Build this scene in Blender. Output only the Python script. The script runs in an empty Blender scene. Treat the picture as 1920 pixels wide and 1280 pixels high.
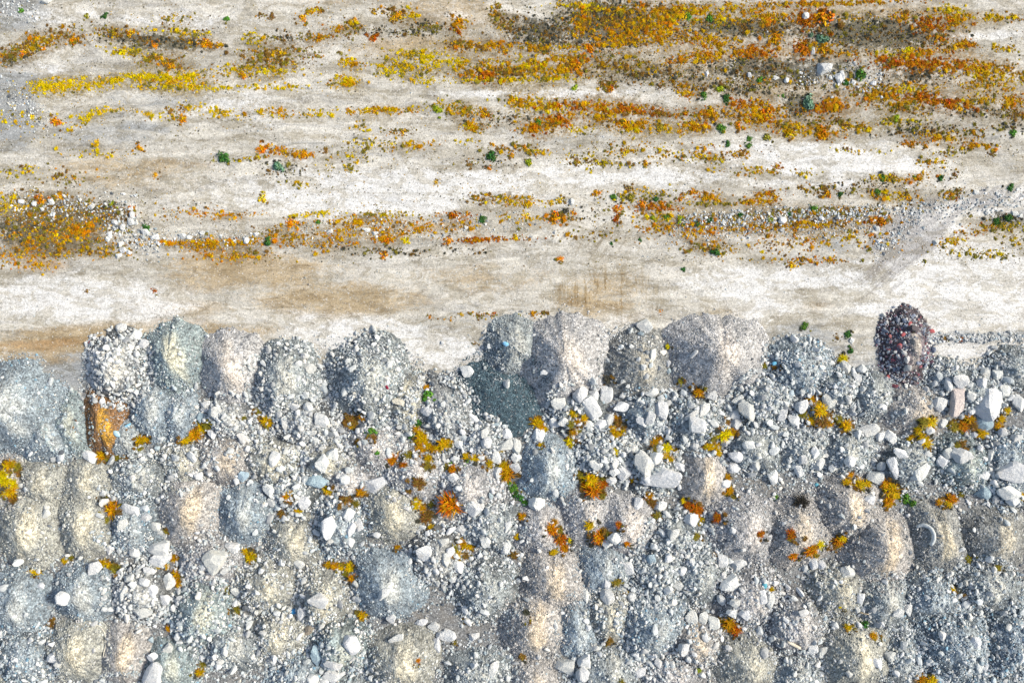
import bpy, bmesh, math, random
import numpy as np
from mathutils import Vector, Matrix, Euler

random.seed(7)
rng = np.random.default_rng(11)
scene = bpy.context.scene
COL = scene.collection
S = 0.04            # metres per photo pixel at ground level
CAMH = 51.2         # flying height

# ------------------------------------------------------------------ camera, sky, sun, exposure
cam_d = bpy.data.cameras.new("camera")
cam_d.sensor_width = 36.0
cam_d.lens = 24.0
cam_d.clip_start = 0.5
cam_d.clip_end = 2000.0
cam = bpy.data.objects.new("camera", cam_d)
cam.location = (0, 0, CAMH)
cam.rotation_euler = (0, 0, 0)
COL.objects.link(cam)
scene.camera = cam

SUN_EL, SUN_AZ = math.radians(34), math.radians(78)     # azimuth clockwise from +Y (top of the picture)
world = bpy.data.worlds.new("World")
scene.world = world
world.use_nodes = True
wn = world.node_tree
wn.nodes.clear()
wo = wn.nodes.new("ShaderNodeOutputWorld")
wb = wn.nodes.new("ShaderNodeBackground")
ws = wn.nodes.new("ShaderNodeTexSky")
ws.sky_type = 'NISHITA'
ws.sun_disc = False
ws.sun_elevation = SUN_EL
ws.sun_rotation = SUN_AZ
ws.air_density = 1.0
ws.dust_density = 2.5
ws.ozone_density = 0.3
wb.inputs['Strength'].default_value = 0.055
wn.links.new(ws.outputs[0], wb.inputs[0])
wn.links.new(wb.outputs[0], wo.inputs[0])

sun_d = bpy.data.lights.new("sun", 'SUN')
sun_d.energy = 1.5
sun_d.angle = math.radians(12)
sun_d.color = (1.0, 0.945, 0.84)
sun = bpy.data.objects.new("sun", sun_d)
sd = Vector((math.sin(SUN_AZ) * math.cos(SUN_EL), math.cos(SUN_AZ) * math.cos(SUN_EL), math.sin(SUN_EL)))
sun.rotation_euler = sd.to_track_quat('Z', 'Y').to_euler()
sun.location = sd * 60
COL.objects.link(sun)

scene.view_settings.view_transform = 'Standard'
scene.view_settings.look = 'None'
scene.view_settings.gamma = 1.0
scene.view_settings.use_curve_mapping = False
scene.view_settings.exposure = 1.7

# ------------------------------------------------------------------ helpers: numbers
def hash2(ix, iy, seed):
    h = (ix.astype(np.int64) * 374761393 + iy.astype(np.int64) * 668265263 + seed * 982451653) & 0x7fffffff
    h = ((h ^ (h >> 13)) * 1274126177) & 0x7fffffff
    h = (h ^ (h >> 16)) & 0xffff
    return h / 65535.0

def vnoise(x, y, seed=0):
    x = np.asarray(x, float); y = np.asarray(y, float)
    ix = np.floor(x); iy = np.floor(y)
    fx = x - ix; fy = y - iy
    fx = fx * fx * (3 - 2 * fx); fy = fy * fy * (3 - 2 * fy)
    a = hash2(ix, iy, seed); b = hash2(ix + 1, iy, seed)
    c = hash2(ix, iy + 1, seed); d = hash2(ix + 1, iy + 1, seed)
    return (a * (1 - fx) + b * fx) * (1 - fy) + (c * (1 - fx) + d * fx) * fy

def fbm(x, y, seed=0, octv=4):
    t = 0; amp = 0.5; tot = 0
    for k in range(octv):
        t = t + amp * vnoise(np.asarray(x) * 2 ** k + 17.3 * k, np.asarray(y) * 2 ** k - 9.1 * k, seed + k)
        tot += amp; amp *= 0.5
    return t / tot

def sstep(a, b, x):
    t = np.clip((x - a) / (b - a), 0, 1)
    return t * t * (3 - 2 * t)

def P2W(px, py, z=0.0):
    k = S * (1 - z / CAMH)
    return (px - 960) * k, (640 - py) * k

# ------------------------------------------------------------------ helpers: materials
def new_mat(name):
    m = bpy.data.materials.new(name)
    m.use_nodes = True
    nt = m.node_tree
    nt.nodes.clear()
    out = nt.nodes.new("ShaderNodeOutputMaterial")
    bs = nt.nodes.new("ShaderNodeBsdfPrincipled")
    bs.inputs['Roughness'].default_value = 0.9
    bs.inputs['Specular IOR Level'].default_value = 0.15
    nt.links.new(bs.outputs[0], out.inputs[0])
    return m, nt, bs

class NB:
    """small node builder"""
    def __init__(s, nt): s.nt = nt
    def n(s, t, **kw):
        nd = s.nt.nodes.new(t)
        for k, v in kw.items(): setattr(nd, k, v)
        return nd
    def lk(s, a, b): s.nt.links.new(a, b)
    def val(s, sock, v):
        if hasattr(v, 'is_output') or isinstance(v, bpy.types.NodeSocket): s.lk(v, sock)
        else: sock.default_value = v
    def math(s, op, a, b=0.0, clamp=False):
        nd = s.n("ShaderNodeMath", operation=op, use_clamp=clamp)
        s.val(nd.inputs[0], a); s.val(nd.inputs[1], b)
        return nd.outputs[0]
    def mapr(s, v, a, b, c=0.0, d=1.0, smooth=True):
        nd = s.n("ShaderNodeMapRange", interpolation_type='SMOOTHSTEP' if smooth else 'LINEAR')
        s.val(nd.inputs[0], v)
        for i, q in enumerate((a, b, c, d)): nd.inputs[i + 1].default_value = q
        return nd.outputs[0]
    def mix(s, f, a, b, blend='MIX'):
        nd = s.n("ShaderNodeMix", data_type='RGBA', blend_type=blend)
        s.val(nd.inputs[0], f)
        for sock, v in ((nd.inputs[6], a), (nd.inputs[7], b)):
            if isinstance(v, tuple): sock.default_value = (*v, 1.0) if len(v) == 3 else v
            else: s.lk(v, sock)
        return nd.outputs[2]
    def noise(s, vec, scale, detail=4.0, rough=0.55, dist=0.0):
        nd = s.n("ShaderNodeTexNoise")
        s.lk(vec, nd.inputs['Vector'])
        nd.inputs['Scale'].default_value = scale
        nd.inputs['Detail'].default_value = detail
        nd.inputs['Roughness'].default_value = rough
        nd.inputs['Distortion'].default_value = dist
        return nd.outputs[0]
    def voro(s, vec, scale, feature='F1'):
        nd = s.n("ShaderNodeTexVoronoi", feature=feature)
        s.lk(vec, nd.inputs['Vector'])
        nd.inputs['Scale'].default_value = scale
        return nd
    def mapping(s, vec, scale, rot=(0, 0, 0)):
        nd = s.n("ShaderNodeMapping")
        s.lk(vec, nd.inputs['Vector'])
        nd.inputs['Scale'].default_value = scale
        nd.inputs['Rotation'].default_value = rot
        return nd.outputs[0]
    def bump(s, h, strength, dist, bs, normal=None):
        nd = s.n("ShaderNodeBump")
        nd.inputs['Strength'].default_value = strength
        nd.inputs['Distance'].default_value = dist
        s.lk(h, nd.inputs['Height'])
        if normal is not None: s.lk(normal, nd.inputs['Normal'])
        s.lk(nd.outputs[0], bs.inputs['Normal'])
        return nd.outputs[0]

def rock_material(name, source):
    """source: 'OBJECT' reads the object's colour, 'INSTANCER' the scattered stone's own colour"""
    m, nt, bs = new_mat(name)
    b = NB(nt)
    tc = b.n("ShaderNodeTexCoord")
    if source == 'OBJECT':
        oi = b.n("ShaderNodeObjectInfo"); col = oi.outputs['Color']
        geo = b.n("ShaderNodeNewGeometry"); vec = geo.outputs['Position']
        n1 = b.noise(vec, 5.0, 5, 0.65)
        col = b.mix(1.0, col, b.mix(b.mapr(n1, 0.3, 0.7), (0.84, 0.86, 0.87), (1.1, 1.09, 1.06)), 'MULTIPLY')
        n2 = b.noise(vec, 16.0, 3, 0.6)
        col = b.mix(b.mapr(n2, 0.60, 0.67, 0, 0.7), col, (0.13, 0.14, 0.145))
        n3 = b.noise(vec, 1.7, 3, 0.5)
        col = b.mix(b.mapr(n3, 0.52, 0.8, 0, 0.35), col, (0.42, 0.36, 0.27))
        h = b.noise(vec, 5.0, 8, 0.75)
        b.bump(h, 0.9, 0.16, bs)
    else:
        at = b.n("ShaderNodeAttribute", attribute_type='INSTANCER', attribute_name='col'); col = at.outputs['Color']
    nt.links.new(col, bs.inputs['Base Color'])
    return m

MAT_BOULDER = rock_material("boulder_rock", 'OBJECT')
MAT_PEBBLE = rock_material("gravel_rock", 'INSTANCER')
m, nt, bs = new_mat("cobble_rock"); b = NB(nt)
oi = b.n("ShaderNodeObjectInfo"); geo = b.n("ShaderNodeNewGeometry")
nn = b.noise(geo.outputs['Position'], 12.0, 4, 0.6)
cc = b.mix(1.0, oi.outputs['Color'], b.mix(b.mapr(nn, 0.3, 0.7), (0.72, 0.73, 0.75), (1.1, 1.08, 1.05)), 'MULTIPLY')
nt.links.new(cc, bs.inputs['Base Color'])
MAT_COBBLE = m

def plant_material(name, source):
    m, nt, bs = new_mat(name); b = NB(nt)
    if source == 'OBJECT':
        col = b.n("ShaderNodeObjectInfo").outputs['Color']
    else:
        col = b.n("ShaderNodeAttribute", attribute_type='INSTANCER', attribute_name='col').outputs['Color']
    at = b.n("ShaderNodeAttribute", attribute_type='GEOMETRY', attribute_name='leaf')
    sep = b.n("ShaderNodeSeparateColor"); nt.links.new(at.outputs['Color'], sep.inputs[0])
    hs = b.n("ShaderNodeHueSaturation")
    nt.links.new(b.math('ADD', b.math('MULTIPLY', sep.outputs[0], 0.075), 0.465), hs.inputs['Hue'])
    nt.links.new(b.math('ADD', b.math('MULTIPLY', sep.outputs[1], 1.05), 0.50), hs.inputs['Value'])
    hs.inputs['Saturation'].default_value = 1.05
    nt.links.new(col, hs.inputs['Color'])
    nt.links.new(hs.outputs[0], bs.inputs['Base Color'])
    bs.inputs['Roughness'].default_value = 0.8
    return m
MAT_PLANT = plant_material("plant_leaf", 'OBJECT')
MAT_WEED = plant_material("weed_leaf", 'INSTANCER')

# pile surface: colour per vertex (sorted fines at the crest, coarse with painted gap shade below), gravel grain from nodes
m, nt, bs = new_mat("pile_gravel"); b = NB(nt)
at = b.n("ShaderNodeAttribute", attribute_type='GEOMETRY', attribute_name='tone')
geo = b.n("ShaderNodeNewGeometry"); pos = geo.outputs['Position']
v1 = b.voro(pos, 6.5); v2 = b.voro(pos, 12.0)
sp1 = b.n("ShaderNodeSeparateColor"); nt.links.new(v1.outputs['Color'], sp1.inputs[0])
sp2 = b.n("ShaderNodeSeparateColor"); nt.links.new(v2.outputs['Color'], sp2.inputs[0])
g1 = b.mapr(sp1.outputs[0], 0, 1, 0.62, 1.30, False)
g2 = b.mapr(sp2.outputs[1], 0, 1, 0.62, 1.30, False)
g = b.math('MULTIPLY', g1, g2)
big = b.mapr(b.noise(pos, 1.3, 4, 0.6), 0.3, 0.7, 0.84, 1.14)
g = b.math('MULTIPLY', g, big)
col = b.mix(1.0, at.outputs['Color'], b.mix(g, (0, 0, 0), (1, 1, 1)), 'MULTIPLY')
nt.nodes[-1]
# unclamped grey multiplier
cmb = b.n("ShaderNodeCombineColor")
for i in range(3): nt.links.new(g, cmb.inputs[i])
col = b.mix(1.0, at.outputs['Color'], cmb.outputs[0], 'MULTIPLY')
wht = b.mapr(sp2.outputs[2], 0.94, 0.98, 0, 0.45)
col = b.mix(wht, col, (0.62, 0.62, 0.60))
drk = b.mapr(sp1.outputs[2], 0.88, 0.93, 0, 0.55)
col = b.mix(drk, col, (0.07, 0.08, 0.09))
nt.links.new(col, bs.inputs['Base Color'])
hh = b.math('ADD', b.math('MULTIPLY', v1.outputs['Distance'], 0.6), b.math('MULTIPLY', v2.outputs['Distance'], 0.35))
hh = b.math('ADD', b.math('MULTIPLY', hh, -1.0), b.math('MULTIPLY', b.noise(pos, 4.0, 4, 0.6), 0.5))
b.bump(hh, 0.8, 0.10, bs)
MAT_PILE = m

def plain(name, colr, rough=0.7, nscale=20.0, amt=0.25):
    m, nt, bs = new_mat(name); b = NB(nt)
    geo = b.n("ShaderNodeNewGeometry")
    nn = b.noise(geo.outputs['Position'], nscale, 4, 0.6)
    lo = tuple(c * (1 - amt) for c in colr); hi = tuple(min(1, c * (1 + amt)) for c in colr)
    nt.links.new(b.mix(b.mapr(nn, 0.3, 0.7), lo, hi), bs.inputs['Base Color'])
    bs.inputs['Roughness'].default_value = rough
    return m

# ------------------------------------------------------------------ helpers: objects
def mesh_obj(name, verts, faces, mat, parent=None, smooth=False):
    me = bpy.data.meshes.new(name)
    me.from_pydata([tuple(v) for v in verts], [], [tuple(f) for f in faces])
    if smooth: me.polygons.foreach_set('use_smooth', [True] * len(me.polygons))
    me.update()
    if mat: me.materials.append(mat)
    o = bpy.data.objects.new(name, me)
    COL.objects.link(o)
    if parent: o.parent = parent
    return o

def tag(o, label=None, cat=None, group=None, kind=None):
    if label: o['label'] = label
    if cat: o['category'] = cat
    if group: o['group'] = group
    if kind: o['kind'] = kind
    return o

def ico(sub):
    bm = bmesh.new()
    bmesh.ops.create_icosphere(bm, subdivisions=sub, radius=1.0)
    bm.verts.ensure_lookup_table()
    v = np.array([x.co[:] for x in bm.verts])
    f = [[q.index for q in p.verts] for p in bm.faces]
    bm.free()
    return v, f

def rock_shape(sub, r, planes=11, p=12, flat=0.75, rough=0.03):
    v, f = ico(sub)
    v = v / np.linalg.norm(v, axis=1)[:, None]
    q_ = np.arange(planes) + 0.5
    ph = np.arccos(1 - 2 * q_ / planes); th_ = math.pi * (1 + 5 ** 0.5) * q_ + r.uniform(0, 6.28)
    n = np.stack([np.cos(th_) * np.sin(ph), np.sin(th_) * np.sin(ph), np.cos(ph)], 1) + r.normal(size=(planes, 3)) * 0.33
    n /= np.linalg.norm(n, axis=1)[:, None]
    d = r.uniform(0.62, 0.98, planes)
    n = np.vstack([n, [[1, 0, 0], [-1, 0, 0], [0, 1, 0], [0, -1, 0], [0.2, 0.1, 1], [0, 0, -1]]])
    d = np.concatenate([d, [1.15, 1.15, 1.15, 1.15, 0.9, 1.0]])
    q = np.clip(v @ n.T, 0, None) / d
    rad = (q ** p).sum(1) ** (-1.0 / p)
    rad *= 1 + rough * (r.random(len(v)) - 0.5) * 2
    out = v * rad[:, None]
    out[:, 2] *= flat
    ext = (out.max(0) - out.min(0)) / 2
    out[:, 0] /= ext[0]; out[:, 1] /= ext[1]
    return out, f

def proto_mesh(name, v, f, mat, smooth):
    me = bpy.data.meshes.new(name)
    me.from_pydata([tuple(x) for x in v], [], f)
    if smooth: me.polygons.foreach_set('use_smooth', [True] * len(me.polygons))
    me.materials.append(mat); me.update()
    return me

pr = np.random.default_rng(3)
BOULDER_MESH = [proto_mesh("boulder", *rock_shape(3, pr, pr.integers(8, 13), 60, 0.85, 0.012), MAT_BOULDER, False) for _ in range(14)]
for me in BOULDER_MESH:
    me.polygons.foreach_set('use_smooth', [False] * len(me.polygons))
STONE_MESH = [proto_mesh("stone", *rock_shape(2, pr, pr.integers(7, 11), 40, 0.8, 0.0), MAT_COBBLE, False) for _ in range(12)]
STONE_LOW = [proto_mesh("stone", *rock_shape(1, pr, pr.integers(6, 9), 40, 0.8, 0.0), MAT_COBBLE, False) for _ in range(12)]
rock_col = bpy.data.collections.new("pebble_shapes")
for k in range(10):
    me = proto_mesh("pebble", *rock_shape(1, pr, int(pr.integers(6, 10)), 40, 0.75, 0.0), MAT_PEBBLE, False)
    rock_col.objects.link(bpy.data.objects.new("pebble", me))

def leaf_mesh(name, kind, mat, r):
    """kinds: tussock (curved blades), clump (small leaves in a low dome), bush (leaves in a full dome)"""
    V, F, A = [], [], []
    def quad(pts, a):
        i = len(V); V.extend(pts); F.append(tuple(range(i, i + len(pts)))); A.extend([a] * len(pts))
    if kind == 'tussock':
        for _ in range(230):
            th = r.uniform(0, 2 * math.pi); el = r.uniform(0.12, 1.5)
            L = r.uniform(0.65, 1.1); w = r.uniform(0.022, 0.045)
            d = np.array([math.cos(th) * math.cos(el), math.sin(th) * math.cos(el), math.sin(el)])
            base = np.array([r.normal() * 0.15, r.normal() * 0.15, 0.0])
            mid = base + d * L * 0.55 + np.array([0, 0, 0.08])
            out = np.array([math.cos(th), math.sin(th), 0.0])
            tip = mid + (d * 0.5 + out * 0.5 + np.array([0, 0, -0.25])) * L * 0.5
            sd = np.cross(d, [0, 0, 1]); sd = sd / (np.linalg.norm(sd) + 1e-6) * w
            a = (r.random(), r.random(), r.random(), 1)
            quad([base - sd, base + sd, mid + sd, mid - sd], a)
            quad([mid - sd, mid + sd, tip], a)
    else:
        n = 150 if kind == 'clump' else 210
        lobes = [(0, 0, 0.62)] + [(r.uniform(-.48, .48), r.uniform(-.48, .48), r.uniform(0.38, 0.6)) for _ in range(5)]
        for _ in range(n):
            lx, ly, lr = lobes[r.integers(0, 6)]
            th = r.uniform(0, 2 * math.pi); el = math.asin(r.uniform(0.02, 1.0))
            rad = lr * r.uniform(0.5, 1.08)
            hgt = 0.55 if kind == 'clump' else 0.95
            c = np.array([lx + math.cos(th) * math.cos(el) * rad, ly + math.sin(th) * math.cos(el) * rad, math.sin(el) * rad * hgt])
            t1 = r.normal(size=3); t1 /= np.linalg.norm(t1)
            nrm = np.array([math.cos(th) * math.cos(el), math.sin(th) * math.cos(el), math.sin(el)]) + r.normal(size=3) * 0.5
            t1 = np.cross(nrm, t1); t1 /= np.linalg.norm(t1) + 1e-6
            t2 = np.cross(nrm, t1); t2 /= np.linalg.norm(t2) + 1e-6
            s = r.uniform(0.09, 0.17)
            a = (r.random(), r.random(), r.random(), 1)
            quad([c - t1 * s * 1.5, c + t2 * s * 0.7, c + t1 * s * 1.5, c - t2 * s * 0.7], a)
    me = bpy.data.meshes.new(name)
    me.from_pydata([tuple(x) for x in V], [], F)
    ca = me.attributes.new('leaf', 'FLOAT_COLOR', 'POINT')
    ca.data.foreach_set('color', np.array(A, np.float32).ravel())
    me.materials.append(mat); me.update()
    return me

KINDS = ('tussock', 'clump', 'bush')
PLANT_MESH = {k: [leaf_mesh(k, k, MAT_PLANT, pr) for _ in range(5)] for k in KINDS}
weed_col = bpy.data.collections.new("weed_shapes")
for k in ('clump', 'clump', 'clump', 'tussock', 'clump', 'tussock'):
    weed_col.objects.link(bpy.data.objects.new("weed", leaf_mesh("weed", k, MAT_WEED, pr)))

def scatter_group(name, coll):
    ng = bpy.data.node_groups.new(name, 'GeometryNodeTree')
    ng.interface.new_socket('Geometry', in_out='INPUT', socket_type='NodeSocketGeometry')
    ng.interface.new_socket('Geometry', in_out='OUTPUT', socket_type='NodeSocketGeometry')
    gi = ng.nodes.new('NodeGroupInput'); go = ng.nodes.new('NodeGroupOutput')
    ci = ng.nodes.new('GeometryNodeCollectionInfo')
    ci.inputs['Collection'].default_value = coll
    ci.inputs['Separate Children'].default_value = True
    ci.inputs['Reset Children'].default_value = True
    ip = ng.nodes.new('GeometryNodeInstanceOnPoints')
    ip.inputs['Pick Instance'].default_value = True
    def na(n, t):
        q = ng.nodes.new('GeometryNodeInputNamedAttribute'); q.data_type = t
        q.inputs['Name'].default_value = n
        return [o for o in q.outputs if o.enabled and o.name == 'Attribute'][0]
    L = ng.links.new
    L(gi.outputs[0], ip.inputs['Points']); L(ci.outputs[0], ip.inputs['Instance'])
    L(na('idx', 'INT'), ip.inputs['Instance Index'])
    L(na('rot', 'FLOAT_VECTOR'), ip.inputs['Rotation'])
    L(na('scl', 'FLOAT_VECTOR'), ip.inputs['Scale'])
    L(ip.outputs[0], go.inputs[0])
    return ng
NG_ROCK = scatter_group("scatter_pebbles", rock_col)
NG_WEED = scatter_group("scatter_weeds", weed_col)

def scatter_obj(name, pts, rot, scl, colr, nshapes, ng, parent=None):
    n = len(pts)
    me = bpy.data.meshes.new(name)
    me.vertices.add(n)
    me.vertices.foreach_set('co', np.asarray(pts, np.float32).ravel())
    for nm, tp, arr, key in (('rot', 'FLOAT_VECTOR', rot, 'vector'), ('scl', 'FLOAT_VECTOR', scl, 'vector')):
        a = me.attributes.new(nm, tp, 'POINT'); a.data.foreach_set(key, np.asarray(arr, np.float32).ravel())
    a = me.attributes.new('col', 'FLOAT_COLOR', 'POINT')
    c4 = np.ones((n, 4), np.float32); c4[:, :3] = colr
    a.data.foreach_set('color', c4.ravel())
    a = me.attributes.new('idx', 'INT', 'POINT')
    a.data.foreach_set('value', rng.integers(0, nshapes, n).astype(np.int32))
    me.update()
    o = bpy.data.objects.new(name, me)
    COL.objects.link(o)
    md = o.modifiers.new("scatter", 'NODES'); md.node_group = ng
    o['kind'] = 'stuff'
    if parent: o.parent = parent
    return o

# ------------------------------------------------------------------ the piles (photo pixels: centre, half width, half height)
TINT = {'B': (0.265, 0.345, 0.40), 'T': (0.28, 0.365, 0.365), 'M': (0.465, 0.448, 0.44), 'N': (0.42, 0.41, 0.335),
        'G': (0.325, 0.37, 0.375), 'W': (0.40, 0.415, 0.41), 'S': (0.075, 0.118, 0.138), 'R': (0.20, 0.17, 0.185),
        'O': (0.22, 0.125, 0.06), 'D': (0.275, 0.27, 0.24), 'P': (0.435, 0.395, 0.355)}
FINES = {'B': (0.56, 0.57, 0.52), 'T': (0.61, 0.585, 0.43), 'M': (0.62, 0.555, 0.48), 'N': (0.62, 0.565, 0.41),
         'G': (0.57, 0.555, 0.47), 'W': (0.64, 0.61, 0.52), 'S': (0.075, 0.118, 0.138), 'R': (0.54, 0.50, 0.42),
         'O': (0.66, 0.36, 0.05), 'D': (0.57, 0.50, 0.35), 'P': (0.64, 0.52, 0.36)}
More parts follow.
